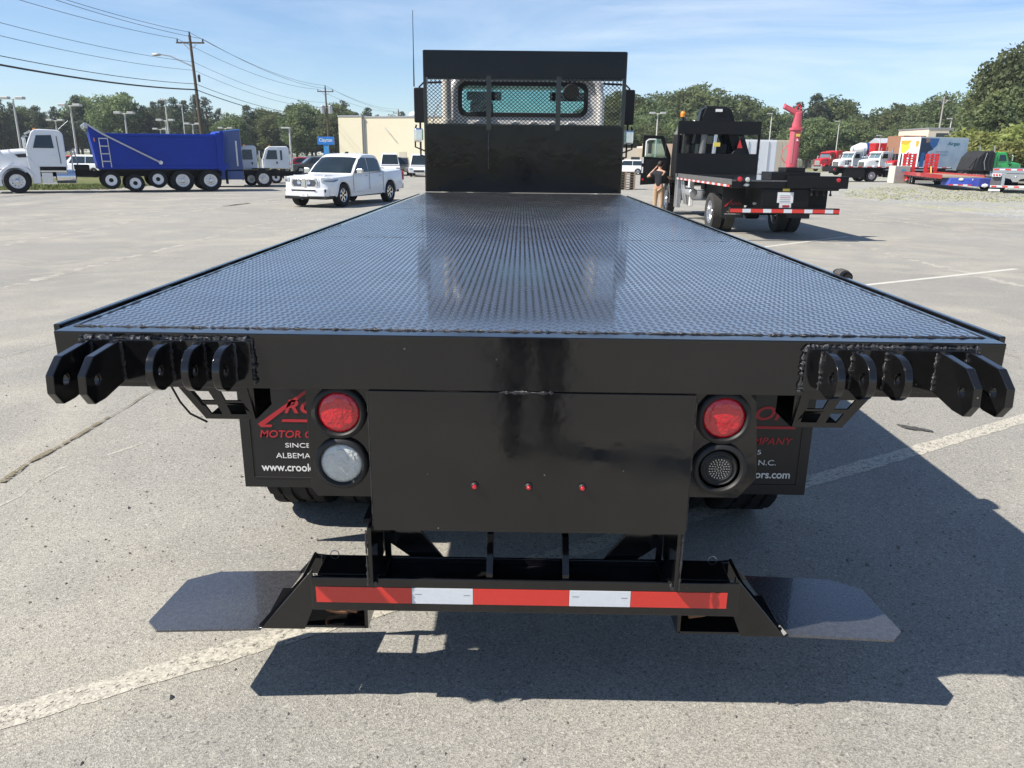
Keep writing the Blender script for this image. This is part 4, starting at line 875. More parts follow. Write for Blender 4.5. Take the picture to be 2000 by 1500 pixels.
# ------------------------------------------------------------------ small cars in the background
def car(u, y, label, paint, rz, L_=4.5, h_=1.5, group='cars parked far behind', van=False, suv=False):
    p = gz(u, 0 * u + 1, 0) if False else gy(u, 320, y)
    R = thing('parked_van' if van else 'parked_car', label, 'van' if van else 'car', (p.x, p.y, 0), rz, group)
    f = L_ / 2; w_ = .9
    low = [(f, .35), (f + .02, .62), (f - .15, .82), (f - 1.2, .95), (-f + .1, .98), (-f, .9), (-f, .35)]
    wl, wr = f - .85, -f + .85
    low = low[:7] + [(wr - .36, .32)] + [(wr + .36 * math.cos(rad(a)), .32 + .36 * math.sin(rad(a))) for a in range(180, -1, -30)] + [(wl + .36 * math.cos(rad(a)), .32 + .36 * math.sin(rad(a))) for a in range(180, -1, -30)]
    MB().prism(low, -w_, w_).build('body', paint, R, bevel=.05)
    top = [(f - 1.15, .94), (f - 1.85, h_ - .05), (f - 2.2, h_), (-f + (.25 if (van or suv) else 1.0), h_), (-f + (.05 if (van or suv) else .35), .97)]
    if van: top = [(f - .75, .94), (f - 1.3, h_ - .1), (f - 1.6, h_), (-f + .12, h_), (-f + .04, .97)]
    tm_ = lambda x, y_, z: (x * (1 - .22 * max(0, z - .95)), y_, z)
    MB().prism(top, -w_ * .96, w_ * .96).map(tm_).build('cabin', paint, R, bevel=.05)
    a_, b_ = top[0], top[1]
    MB().add([tm_(x, y_ + e + .02, z + e) for e in (0, .02) for x in (-.78, .78) for y_, z in ((a_[0] - .08, a_[1] + .06), (b_[0] + .05, b_[1] - .05))], [(0, 1, 3, 2), (4, 6, 7, 5), (0, 2, 6, 4), (1, 5, 7, 3), (0, 4, 5, 1), (2, 3, 7, 6)]).build('windshield', WINDOW, R)
    MB().prism(rrect(-.62, .62, 1.02, h_ - .1, .06, 3), top[-1][0] - .03, top[-1][0] + .1, 'y').build('rear_window', WINDOW, R)
    for s in (-1, 1):
        yb_ = -f + (.35 if (van or suv) else 1.05)
        for q0, q1 in ((b_[0] - .1, (b_[0] + yb_) / 2 + .03), ((b_[0] + yb_) / 2 - .03, yb_)):
            if van and q1 == yb_: continue
            MB().prism([(q0 + (.35 if q0 == b_[0] - .1 else 0), 1.0), (q0, h_ - .12), (q1, h_ - .12), (q1 - (.1 if q1 == yb_ else 0), 1.0)], s * w_ * .95, s * w_ * .975).map(tm_).build('side_window', WINDOW, R)
        for y_ in (wl, wr): wheel(R, s * .76, y_, .32, .22, s, 'car')
        MB().box(s * .55, s * .86, f - .05, f + .03, .62, .76).build('headlight', HEADL, R, bevel=.02)
        MB().box(s * .60, s * .88, -f - .02, -f + .05, .72, .86).build('tail_light', LENS_R, R, bevel=.02)
    MB().box(-.45, .45, f - .02, f + .03, .42, .58).build('grille', GASKET, R)
    return R
SILVER = mat('silver_car_paint', (.42, .43, .45), .3, .5, coat=.5, var=.05)
DGREY = mat('dark_grey_car_paint', (.06, .065, .075), .3, .3, coat=.5, var=.05)
GOLD = mat('tan_car_paint', (.38, .33, .25), .3, .4, coat=.5, var=.05)
car(600, 84, 'silver hatchback parked beside the blue signpost', SILVER, 2.2, suv=True, h_=1.6)
car(613, 76, 'dark grey car parked beside the blue signpost', DGREY, 2.0, h_=1.55)
car(583, 80, 'red car parked between the cabover truck and the pickup', RED, 2.1)
car(762, 72, 'white van parked against the beige building', WHITE, PI + .15, 4.8, 2.0, van=True)
car(782, 74, 'tan car parked between two white vans', GOLD, PI + .1, h_=1.65, suv=True)
car(822, 70, 'white van parked beside the flatbed truck mirror', WHITE, PI + .05, 4.8, 1.95, van=True)
car(165, 58, 'white car parked behind the white and blue dump truck', WHITE, 1.4, h_=1.6, suv=True)
car(62, 66, 'white car in the car lot behind the dump truck cab', WHITE, 1.7, h_=1.7, suv=True)
car(145, 70, 'red car in the car lot behind the dump truck cab', RED, 1.6)
car(1226, 88, 'white car parked in front of the peach building', WHITE, 1.2, h_=1.6, suv=True)
car(1250, 95, 'silver car parked in front of the peach building', SILVER, 1.3)

# ------------------------------------------------------------------ crane truck on the right
X0 = 6.14; CZ = 1.38; Y0 = 16.6
Q = thing('crane_truck', 'black crane truck with open driver door and red and white striped bumper', 'truck', (X0, 19.1, 0))
def B(x0, x1, y0, y1, z0, z1, name, m=BLACK2, parent=None, bevel=.01): return MB().box(x0 - X0, x1 - X0, y0 - 19.1, y1 - 19.1, z0, z1).build(name, m, parent or Q, bevel=bevel)
def lp(p): return (p[0] - X0, p[1] - 19.1, p[2])
STEELD = mat('worn_deck_side', (.16, .155, .15), .45, .5, var=.5, vs=5)
B(4.88, 7.40, Y0, 23.05, CZ - .02, CZ + .02, 'deck', DECKM)
B(4.86, 4.879, Y0, 23.05, CZ - .10, CZ + .03, 'side_rail', STEELD); B(7.401, 7.42, Y0, 23.05, CZ - .10, CZ + .03, 'side_rail')
for k in range(22):
    B(4.846, 4.8595, Y0 + .1 + k * .29, Y0 + .1 + k * .29 + (.28 if k % 2 else .28), CZ - .15, CZ - .10, 'reflective_tape', TAPE_W if k % 2 else TAPE_R, bevel=0)
B(4.87, 7.41, Y0, Y0 + .08, CZ - .17, CZ - .021, 'rear_beam', BLACK2)
for u, v, m in ((1445, 350, LENS_R), (1460, 351, LENS_W), (1637, 352, LENS_R)):
    p = gy(u, v, Y0 - .02); g = MB().lathe([(.075, 0), (.075, -.02), (.06, -.025)], lp(p), 'y', 18).build('tail_light', GASKET, Q); MB().lathe([(.058, -.022), (.045, -.045), (.01, -.05)], lp(p), 'y', 18).build('lens', m, g)
p = gy(1458, 361, Y0); MB().ico(lp(p), .06, 1, (1.3, .6, .7)).build('work_lamp', LENS_W, Q)
p = gy(1474, 397, Y0 + .5); MB().ico(lp(p), .05, 1, (1.2, .6, .7)).build('hitch_lamp', LENS_W, Q)
# striped bumper bar
a, b = gy(1425, 411, Y0 - .1), gy(1640, 413, Y0 - .1)
B(a.x, b.x, Y0 - .1, Y0, a.z - .07, a.z + .07, 'bumper_bar', BLACK2)
x = a.x + .01; k = 0
while x < b.x - .05:
    L_ = (.29 if k % 2 == 0 else .19); e = min(x + L_, b.x - .005); B(x, e, Y0 - .104, Y0 - .1005, a.z - .042, a.z + .042, 'reflective_tape', TAPE_W if k % 2 else TAPE_R, bevel=0); x = e; k += 1
# centre plate with decals and dealer tag
a, b = gy(1492, 345, Y0 + .05), gy(1577, 408, Y0 + .05)
B(a.x, b.x, Y0 + .03, Y0 + .06, b.z, CZ - .18, 'rear_plate', BLACK2)
for u0, u1, v0, v1, m, n in ((1538, 1549, 353, 358, YELLOW, 'warning_decal'), (1533, 1546, 368, 374, YELLOW, 'warning_decal'), (1523, 1552, 376, 397, PRINT_W, 'dealer_tag'), (1526, 1548, 397, 407, PRINT_W, 'dealer_tag')):
    a, b = gy(u0, v0, Y0 - .105), gy(u1, v1, Y0 - .105); q = B(a.x, b.x, Y0 + .022, Y0 + .0295, b.z, a.z, n, m, bevel=0)
    if n == 'dealer_tag' and v0 == 397:
        c_ = gy(1538, 403, Y0 - .105); B(c_.x - .08, c_.x + .08, Y0 + .018, Y0 + .0215, c_.z - .03, c_.z + .02, 'tag_print', PRINT_R, q, 0)
    elif n == 'dealer_tag':
        for j in range(4): B(a.x + .06, b.x - .07, Y0 + .018, Y0 + .0215, a.z - .08 - j * .045, a.z - .07 - j * .045, 'tag_print', PRINT_R if j == 1 else PRINT_G, q, 0)
B(5.72, 6.56, Y0 + .3, 22.8, .72, 1.2, 'frame', CHASSIS); B(5.75, 7.2, Y0 + .2, Y0 + .28, .75, 1.2, 'rear_skirt', CHASSIS)
# stabiliser box and control levers at the right rear
a, b = gy(1502, 338, Y0 + .3), gy(1596, 345, Y0 + .3)
B(a.x, b.x, Y0 + .1, Y0 + .9, CZ + .021, CZ + .20, 'stabiliser_box', BLACK2); B(6.18, 6.63, Y0 + .25, Y0 + .85, CZ + .20, CZ + .30, 'mast_foot', BLACK2)
B(6.15, 7.55, Y0 - .06, Y0 + .1, CZ - .16, CZ + .12, 'stabiliser_beam', BLACK2)
a, b = gy(1582, 361, Y0), gy(1636, 373, Y0)
B(a.x, b.x, Y0 - .1, Y0 + .15, b.z, CZ - .16, 'valve_bank', BLACK2, bevel=.03)
for u in (1585, 1595, 1608, 1622):
    p = gy(u, 374, Y0); MB().tube([lp((p.x, Y0, p.z + .05)), lp((p.x, Y0 - .02, p.z - .06))], .018, 8).build('control_lever', GASKET, Q); MB().ico(lp((p.x, Y0 - .02, p.z - .08)), .035).build('lever_knob', GASKET, Q)
# flaps, wheels
a, b = gy(1382, 358, Y0 + 1.4), gy(1430, 424, Y0 + 1.4)
fl = B(5.08, 5.66, 18.2, 18.22, .42, 1.2, 'mud_flap', FLAPM); B(6.75, 7.35, 18.2, 18.22, .42, 1.2, 'mud_flap', FLAPM)
for (x0, x1, z0, z1, body, m) in ((5.17, 5.57, .50, .535, 'www.crookmotors.com', PRINT_W), (5.22, 5.52, .56, .585, 'ALBEMARLE, N.C.', PRINT_W), (5.29, 5.45, .61, .63, 'SINCE 1925', PRINT_W), (5.32, 5.59, .74, .80, 'ROOK', PRINT_R)):
    fit(body, x0 - X0, x1 - X0, z0, z1, 18.195 - 19.1, m, fl)
MB().prism([(5.14 - X0, .70), (5.19 - X0, .69), (5.36 - X0, .87), (5.33 - X0, .87)], 18.193 - 19.1, 18.195 - 19.1, 'y').build('logo_mark', PRINT_R, fl)
for s in (-1, 1):
    wheel(Q, s * 1.03, 0, .50, .27, s, 'dual', tm=RUBBERD, rm=ALU); wheel(Q, s * .70, 0, .50, .27, -s, 'dual', tm=RUBBERD, rm=ALU)
    wheel(Q, s * 1.0, 6.6, .50, .28, s, 'steer', tm=RUBBERD)
MB().tube([(-1, 0, .5), (-.2, 0, .5), (-.15, 0, .5), (.15, 0, .5), (.2, 0, .5), (1, 0, .5)], [.06, .07, .17, .17, .07, .06], 12).build('axle', CHASSIS, Q)
# headboard
HY = 23.06
B(4.80, 7.33, HY, HY + .03, 2.575, 2.965, 'headboard_top_plate'); B(4.80, 7.33, HY, HY + .03, CZ + .021, 2.01, 'headboard_plate')
for x in (4.82, 7.31): B(x - .035, x + .035, HY + .031, HY + .09, CZ + .02, 2.96, 'headboard_post')
# folded knuckle crane between headboard and cab
KN = lambda mb, n, m=BLACK2, bv=.02: mb.build(n, m, Q, bevel=bv)
KN(MB().box(-.35, .25, 4.2, 4.75, .9, 2.3), 'crane_base')
KN(MB().prism([(-.78, 2.3), (-.62, 3.30), (-.45, 3.42), (.15, 3.40), (.32, 3.30), (.85, 1.9), (.55, 1.9), (.2, 2.7), (-.4, 2.9), (-.52, 2.3)], 4.25, 4.65, 'y'), 'knuckle_boom')
KN(MB().prism([(-.60, 3.10), (-.50, 3.38), (.12, 3.36), (.30, 3.0), (.1, 2.6), (-.5, 2.7)], 4.10, 4.24, 'y'), 'boom_cover')
KN(MB().box(-.22, -.02, 4.05, 4.09, 3.24, 3.32), 'white_decal', PRINT_W, 0)
KN(MB().tube([(-.55, 4.1, 1.9), (-.48, 4.1, 2.85)], .10, 12), 'lift_cylinder', STEELD, 0)
KN(MB().tube([(-.20, 4.08, 1.7), (-.16, 4.08, 2.6)], .07, 12), 'chrome_ram', ALU, 0)
KN(MB().box(-.22, -.02, 4.0, 4.03, 2.22, 2.34), 'yellow_decal', YELLOW, 0)
KN(MB().prism([(.52, 2.18), (.68, 2.18), (.58, 2.44)], 4.0, 4.03, 'y'), 'red_triangle', RED, 0)
KN(MB().prism([(.3, 1.9), (.75, 2.5), (.95, 2.0), (1.05, 1.5), (.5, 1.5)], 4.1, 4.5, 'y'), 'stinger')
for k in range(4): KN(MB().tube([(-1.15 + k * .11, 4.1, 2.9), (-1.24 + k * .12, 4.0, 3.12 - k * .05)], .016, 6), 'hose', GALV if k % 2 else GASKET, 0)
KN(MB().lathe([(.075, 0), (.085, .1), (.05, .16)], (-1.22, 4.05, 3.08), 'z', 14), 'amber_beacon', AMBER, 0); KN(MB().tube([(-1.28, 4.05, 2.8), (-1.22, 4.05, 3.08)], .04, 8), 'beacon_stalk', GASKET, 0)
KN(MB().box(-1.24, -1.10, 4.1, 4.5, .35, 1.3), 'outrigger_leg', ALU); KN(MB().box(-.82, -.70, 4.1, 4.5, .40, 1.2), 'outrigger_leg', PRINT_W)
KN(MB().lathe([(.10, -.5), (.13, -.46), (.13, .46), (.10, .5)], (-.98, 3.4, .86), 'y', 16), 'air_tank', GALV, 0)
for y in (3.55, 3.85): KN(MB().tube([(-1.15, y, 1.2), (-1.1, y - .05, .8), (-1.0, y + .1, .5)], .04, 8), 'hydraulic_hose', GALV, 0)
# cab
cq = [(4.9, 1.05), (4.9, 2.72), (5.1, 2.86), (6.2, 2.86), (6.42, 2.74), (6.62, 1.95), (6.62, 1.05)]
MB().prism(cq, -1.05, 1.05).map(lambda x, y, z: (x * (1 - .07 * max(0, z - 1.9)), y, z)).build('cab', BLACK, Q, bevel=.06)
MB().prism(rrect(-.7, .7, 2.0, 2.6, .08, 4), 4.885, 4.897, 'y').build('rear_window', WINDOW, Q)
MB().prism([(5.25, 1.15), (5.25, 2.62), (6.20, 2.60), (6.36, 1.95), (6.36, 1.15)], -1.062, -1.052).build('door_opening', DARKIN, Q)
MB().tube([(-1.075, 5.22, 1.3), (-1.075, 5.20, 2.5), (-1.05, 5.35, 2.68), (-1.05, 6.1, 2.66)], .02, 8).build('grab_handle', ALU, Q)
MB().loft([[(p[0], y, p[1]) for p in rrect(-w_, w_, z0, z1, .16, 4)] for y, w_, z0, z1 in ((6.62, .95, .95, 1.95), (7.1, .9, .9, 1.85), (7.6, .75, .9, 1.6))]).build('hood', BLACK, Q)
for s in (-1, 1): MB().prism(arch(6.6, .5, .56, .72, -10, 190), s * .72, s * 1.12).build('fender', BLACK, Q, bevel=.02)
MB().box(-1.1, 1.1, 7.55, 7.75, .4, .78).build('front_bumper', CHROME, Q, bevel=.03)
MB().tube([(-1.1, 6.3, 2.5), (-1.28, 6.35, 2.5), (-1.28, 6.35, 1.9)], .015, 6).build('mirror_arm', GASKET, Q)
# open door, hinged at the front of its opening and swung out square to the cab
dl = lambda u, v: (gy(u, v, 25.55).x - X0, gy(u, v, 25.55).z)
door = MB().prism([(-1.075, 1.02), (-1.075, 1.95), (-1.36, 2.58), (-2.04, 2.60), (-2.07, .96)], 6.42, 6.48, 'y', [[(-1.22, 1.86), (-1.44, 2.48), (-1.90, 2.48), (-1.97, 2.40), (-1.97, 1.90)]]).build('open_door', BLACK2, Q, bevel=.012)
MB().prism([(-1.22, 1.84), (-1.44, 2.50), (-1.98, 2.50), (-1.99, 1.86)], 6.45, 6.455, 'y').build('door_glass', GLASS_C, door)
MB().tube([(-1.93, 6.405, 1.94), (-1.93, 6.405, 2.40), (-1.84, 6.405, 2.46), (-1.62, 6.405, 2.46)], .022, 8).build('window_trim', PRINT_W, door)
MB().box(-1.86, -1.74, 6.41, 6.418, 2.0, 2.42).build('vent_window', WINDOW, door)
for z in (1.78, 1.46): MB().box(-2.045, -1.995, 6.410, 6.419, z - .10, z + .10).build('door_reflector', PRINT_W, door)
MB().lathe([(.035, 6.41), (.03, 6.40)], (-1.99, 0, 1.14), 'y', 12).build('red_reflector', LENS_R, door)
MB().prism([(-1.2, 1.1), (-1.2, 1.78), (-1.90, 1.80), (-1.92, 1.35), (-1.6, 1.1)], 6.408, 6.419, 'y').build('door_card', DARKIN, door, bevel=.005)

# red mast on the crane truck's right rear
M_ = thing('lifting_mast', 'faded red steel mast with bent tip standing on the crane truck deck', 'crane mast', (6.40, 17.2, CZ + .30))
sec = lambda z, x, w_, d: [(x + a, b, z) for a, b in ((-w_ / 2, -d / 2), (-w_ / 2 + .05, -d / 2 - .02), (w_ / 2 - .05, -d / 2 - .02), (w_ / 2, -d / 2), (w_ / 2, d / 2), (-w_ / 2, d / 2))]
MB().loft([sec(0, 0, .21, .20), sec(.86, .02, .19, .19)]).build('lower_tube', PINK, M_, bevel=.012)
MB().loft([sec(.84, .02, .25, .24), sec(.90, .02, .25, .24)]).build('collar', PINK, M_, bevel=.01)
MB().loft([sec(.90, .025, .165, .17), sec(1.12, .03, .16, .16), sec(1.24, .03, .15, .15)]).build('upper_tube', PINK, M_, bevel=.012)
MB().prism([(.105, 1.12), (.105, 1.26), (-.02, 1.30), (-.30, 1.42), (-.33, 1.33), (-.07, 1.20), (-.045, 1.12)], -.072, .072, 'y').build('bent_tip', PINK, M_, bevel=.012)
MB().tube([(-.03, 0, 1.28), (0, 0, 1.38), (.05, 0, 1.43), (.08, 0, 1.39), (.06, 0, 1.28)], .016, 8).build('lifting_eye', RED, M_)
MB().tube([(-.28, 0, 1.38), (-.30, 0, 1.43)], .02, 8).build('pin', RED, M_)
MB().box(.0, .09, -.128, -.12, .70, .76).build('yellow_decal', YELLOW, M_); MB().prism([(.04, .66), (.01, .60), (.07, .60)], -.128, -.12, 'y').build('warning_triangle', PRINT_W, M_)
MB().tube([(.20 * math.cos(a) - .02, .1, .05 + .22 * math.sin(a) + .25) for a in [PI * 2 * k / 20 for k in range(21)]], .010, 6).build('hose_loop', PINK, M_)
MB().box(-.075, -.035, -.124, -.119, .1, .80).build('wear_strip', mat('pale_red_paint', (.68, .25, .26), .5), M_)

# ------------------------------------------------------------------ people
def skinned(name, pts, edges, m, parent, sub=2, root=0):
    me = bpy.data.meshes.new(name); me.from_pydata([p[:3] for p in pts], edges, []); o = put(name, me, parent)
    md = o.modifiers.new('skin', 'SKIN'); md.use_smooth_shade = True
    lay = me.skin_vertices[0].data
    for i, p in enumerate(pts): lay[i].radius = (p[3], p[4] if len(p) > 4 else p[3]); lay[i].use_root = (i == root)
    s_ = o.modifiers.new('sub', 'SUBSURF'); s_.levels = sub; s_.render_levels = sub
    me.materials.append(m); return o
HAIR = mat('dark_hair', (.02, .014, .01), .6, var=.4, vs=60, bump=.4, bs=150)
NAVY = mat('dark_shirt', (.012, .013, .018), .85, var=.3, vs=20, bump=.2, bs=60)
KHAKI = mat('khaki_trousers', (.42, .29, .18), .85, var=.15, vs=12, bump=.2, bs=50)
DENIM = mat('dark_trousers', (.03, .035, .05), .85, var=.2, vs=12, bump=.2, bs=50)
SHOE = mat('shoe_leather', (.05, .04, .035), .6, var=.2)
def chain(P, E, start, pts):
    last = start
    for p in pts: P.append(p); E.append((last, len(P) - 1)); last = len(P) - 1
    return last
def person(label, loc, rz, larm, rarm, trousers, stance=.11, sleeves=True, height=1.0):
    """larm/rarm: shoulder-relative (elbow, wrist, hand tip) in body coordinates; faces +y"""
    R = thing('person', label, 'person', loc, rz); R.scale = (height,) * 3
    P, E = [(0, 0, .95, .13, .10)], []
    chest = chain(P, E, 0, [(0, -.01, 1.12, .125, .095), (0, -.015, 1.28, .145, .10), (0, -.01, 1.40, .13, .09)])
    head = chain(P, E, chest, [(0, .0, 1.50, .052), (0, .015, 1.57, .062), (0, .03, 1.65, .085, .095), (0, .02, 1.73, .072, .082)])
    for s, arm in ((-1, larm), (1, rarm)):
        el, wr, hd_ = [Vector(q) for q in arm]
        sh = chain(P, E, chest, [(s * .17, -.01, 1.405, .062)])
        mid = Vector((s * .19, -.01, 1.39)).lerp(el, .5)
        w_i = chain(P, E, sh, [(mid.x, mid.y, mid.z, .050), (el.x, el.y, el.z, .040), tuple(el.lerp(wr, .45)) + (.038,), tuple(wr) + (.026,)])
        d = (hd_ - wr); pc = wr + d * .45; pi_ = chain(P, E, w_i, [tuple(pc) + (.036, .018)])
        side = d.cross(Vector((0, 0, 1))).normalized() if d.cross(Vector((0, 0, 1))).length > 1e-3 else Vector((1, 0, 0)); bend = side.cross(d).normalized()
        for k, ln in enumerate((.9, 1.0, .96, .8)):
            b0 = pc + side * (.024 - .016 * k); chain(P, E, pi_, [tuple(b0 + d * .30) + (.0095,), tuple(b0 + d * .30 + d * .33 * ln - bend * .012) + (.0088,), tuple(b0 + d * .30 + d * .52 * ln - bend * .04) + (.0078,)])
        chain(P, E, w_i, [tuple(wr + d * .22 + side * .035) + (.011,), tuple(wr + d * .5 + side * .058 - bend * .02) + (.009,)])
    for s in (-1, 1): chain(P, E, 0, [(s * .085, 0, .90, .095), (s * stance, .01, .50, .058), (s * stance, -.015, .30, .052), (s * stance, -.02, .09, .038), (s * (stance + .01), .06, .035, .035), (s * (stance + .02), .15, .03, .03)])
    body = skinned('body', P, E, SKIN, R)
    P, E = [(0, 0, .88, .158, .128)], []; c_ = chain(P, E, 0, [(0, -.01, 1.12, .15, .118), (0, -.015, 1.28, .165, .122), (0, -.01, 1.40, .135, .10), (0, 0, 1.465, .062)])
    for s, arm in ((-1, larm), (1, rarm)):
        el = Vector(arm[0]); sh = Vector((s * .18, -.01, 1.40)); mid = sh.lerp(el, .62); chain(P, E, 3, [tuple(sh) + (.082,), tuple(sh.lerp(el, .3)) + (.072,), tuple(mid) + (.068,)])
    skinned('shirt', P, E, NAVY, R)
    P, E = [(0, 0, .965, .145, .115)], []
    for s in (-1, 1): chain(P, E, 0, [(s * .09, 0, .86, .115), (s * (stance + .0), .01, .50, .085), (s * stance, -.015, .28, .075), (s * stance, -.015, .07, .068)])
    skinned('trousers', P, E, trousers, R)
    for s in (-1, 1): skinned('shoe', [(s * stance, -.05, .05, .048), (s * stance, .03, .05, .05), (s * (stance + .015), .13, .035, .042), (s * (stance + .02), .19, .028, .03)], [(0, 1), (1, 2), (2, 3)], SHOE, R)
    hr = MB().ico((0, .008, 1.685), .105, 2, (.95, 1.08, 1.02)); hr.map(lambda x, y, z: (x, y, max(z, 1.60 + max(0, y) * 1.2))); hr.build('hair', HAIR, R, smooth=60)
    for s in (-1, 1):
        MB().ico((s * .034, .108, 1.655), .011, 1).build('eye', PRINT_W, R); MB().ico((s * .088, .02, 1.65), .028, 1, (.4, .8, 1.2)).build('ear', SKIN, R)
    MB().ico((0, .122, 1.630), .018, 1, (.8, 1, 1.4)).build('nose', SKIN, R); MB().ico((0, .104, 1.588), .024, 1, (1.2, .5, .3)).build('mouth', PRINT_R, R)
    return R
pf = gy(1286, 405, 25.0)
person('person in dark shirt and khaki trousers at the open crane truck door', (4.62, 24.9, 0), rad(-28), ((-.42, -.04, 1.24), (-.20, .06, 1.52), (-.10, .09, 1.66)), ((.30, .22, 1.22), (.38, .46, 1.20), (.42, .60, 1.22)), KHAKI, height=.99)
# the photographer, mirrored in the glossy rear panel
person('person in dark clothes raising a phone, mirrored in the black rear panel', (.06, -2.42, ground_h(-2.4)), 0, ((-.27, .20, 1.30), (-.16, .38, 1.58), (-.13, .44, 1.70)), ((.24, .20, 1.30), (.06, .38, 1.58), (-.03, .44, 1.70)), DENIM)
ph = MB().box(-.095, .060, -1.962, -1.953, 1.84, 1.92).build('phone', mat('phone_black', (.01, .01, .012), .2, coat=.8), None, bevel=.004)
tag(ph, 'black phone held up by the person mirrored in the rear panel', 'phone')

# ------------------------------------------------------------------ vehicles standing in the gravel yard
def at(u, y): p = gy(u, 330, y); return (p.x, p.y, 0)
R1 = thing('tractor_truck', 'red bonneted truck parked at the grass bank by the chain link fence', 'truck', at(1603, 128), rad(122))
conv_cab(R1, RED, .52, 1.6, 3.05, hoodz=2.05, steps=False); frame(R1, -6, .3); duals(R1, -5, .52)
MB().prism([(-2.1, 1.0), (-2.1, 3.2), (-3.6, 3.3), (-3.6, 1.0)], -1.1, 1.1).build('sleeper', RED, R1, bevel=.08)
W1 = thing('tow_truck', 'white tow truck with black lettering, next to the red bonneted truck', 'truck', at(1645, 98), rad(112))
conv_cab(W1, WHITE, .52, 1.7, 2.85, hoodz=2.0, stacks=2); frame(W1, -7, .3); duals(W1, -5.2, .52); duals(W1, -6.4, .52)
MB().prism([(-2.5, 1.0), (-2.5, 2.2), (-3.2, 2.3), (-6.8, 1.9), (-7.0, 1.0)], -1.15, 1.15).build('wrecker_body', WHITE, W1, bevel=.05)
for y in (-3.0, -3.9): MB().box(-1.17, -1.155, y - .35, y + .35, 1.2, 1.9).build('locker_door', ALU, W1)
for x, s_ in ((-.05, .30), (.32, .2)): MB().prism([(x, 1.25), (x + .08, 1.8), (x + s_, 1.8), (x + .14, 1.55), (x + s_, 1.25)], -.93, -.90).build('painted_letter', SEAMM, W1)
W2 = thing('tow_truck', 'white tow truck with dark tipper behind, between white and red trucks', 'truck', at(1697, 92), rad(108))
conv_cab(W2, WHITE, .52, 1.7, 2.85, hoodz=2.0, stacks=2, chrome_tank=True); frame(W2, -7.5, .3); duals(W2, -5.4, .52); duals(W2, -6.7, .52)
GREYB = mat('dark_grey_tipper', (.07, .07, .075), .6, .2, var=.3, vs=3); BROWN = mat('rusty_brown_paint', (.16, .07, .05), .7, var=.35, vs=3)
tb = MB().prism([(-2.5, 1.2), (-2.5, 2.6), (-7.2, 2.5), (-7.2, 1.2)], -1.2, 1.2).build('tipper_body', GREYB, W2, bevel=.03)
for k in range(7): MB().box(-1.26, -1.201, -2.9 - k * .65, -2.82 - k * .65, 1.25, 2.5).build('body_rib', GREYB, tb)
# long black flatbed carrier
FB = thing('flatbed_carrier', 'black flatbed carrier with big rear wheel standing in front of the white trucks', 'truck', at(1690, 70), rad(-82))
MB().box(-1.25, 1.25, -3.3, 7.5, 1.16, 1.30).build('deck', BLACK2, FB, bevel=.02)
for k in range(24):
    y = -3.25 + k * .445; MB().box(1.251, 1.262, y, y + .43, 1.24, 1.31).build('reflective_tape', TAPE_W if k % 2 else TAPE_R, FB)
frame(FB, -3.2, 7.5, .7, 1.15); 
for y in (0.0, ): duals(FB, y, .53, .9, 'steer')
MB().box(.7, 1.22, -2.6, -.75, .35, 1.15).build('rear_fender_box', CHASSIS, FB); MB().box(.8, 1.2, 1.2, 5.5, 1.0, 1.12).build('side_locker', GALV, FB)
for y in (2.0, 3.6): MB().lathe([(.16, -.3), (.16, .3)], (1.0, y, .7), 'y', 14).build('yellow_ram', YELLOW, FB); MB().box(.85, 1.15, y - .8, y - .5, .4, .85).build('tool_box', CHASSIS, FB)
for y in (6.3, 7.0): MB().lathe([(.35, -.12), (.35, .12)], (1.0, y, .36), 'x', 18).build('support_wheel', RUBBER, FB)
MB().box(-1.2, 1.22, -3.45, -3.3, .85, 1.26).build('tail_bar', CHASSIS, FB); MB().lathe([(.08, 0), (.07, -.04)], (.9, -3.46, 1.05), 'y', 12).build('tail_light', LENS_R, FB)
R2 = thing('tractor_truck', 'red bonneted truck with chrome grille beside the mural box truck', 'truck', at(1738, 92), rad(140))
conv_cab(R2, RED, .52, 1.5, 2.5, hoodz=1.9, stacks=0); frame(R2, -5, .3); duals(R2, -4, .52)
# mural box truck and box body
def mural_mat():
    m = bpy.data.materials.new('sky_mural_print'); m.use_nodes = True; t = m.node_tree; l = t.links.new; p = t.nodes['Principled BSDF']; p.inputs['Roughness'].default_value = .45
    c = N('ShaderNodeTexCoord', t); n = N('ShaderNodeTexNoise', t); n.inputs['Scale'].default_value = .9; n.inputs['Detail'].default_value = 5; l(c.outputs['Object'], n.inputs['Vector'])
    r = N('ShaderNodeValToRGB', t); e = r.color_ramp.elements; e[0].position = .3; e[0].color = (.50, .64, .80, 1); e[1].position = .68; e[1].color = (.82, .87, .90, 1); l(n.outputs[0], r.inputs[0]); l(r.outputs[0], p.inputs['Base Color']); return m
MURAL = mural_mat()
a = gy(1790, 330, 76); b = gy(1883, 330, 78)
ang = math.atan2(b.y - a.y, b.x - a.x); Lb = (b - a).length
BX = thing('box_trailer', 'box trailer with pale sky mural along its side and orange mural on its end', 'trailer', (a.x, a.y, 0), ang)      # local x along the side
MB().box(0, Lb, .02, 2.5, 1.0, 4.05).build('cargo_box', WHITE, BX, bevel=.03)
MB().box(.06, Lb - .06, .008, .018, 1.06, 3.95).build('mural_panel', MURAL, BX)
for x0, x1, z0, z1 in ((0, Lb, 3.96, 4.07), (0, Lb, .97, 1.06), (Lb - .07, Lb, .97, 4.07), (0, .06, .97, 4.07)): MB().box(x0, x1, 0, .017, z0, z1).build('edge_trim', ALU, BX)
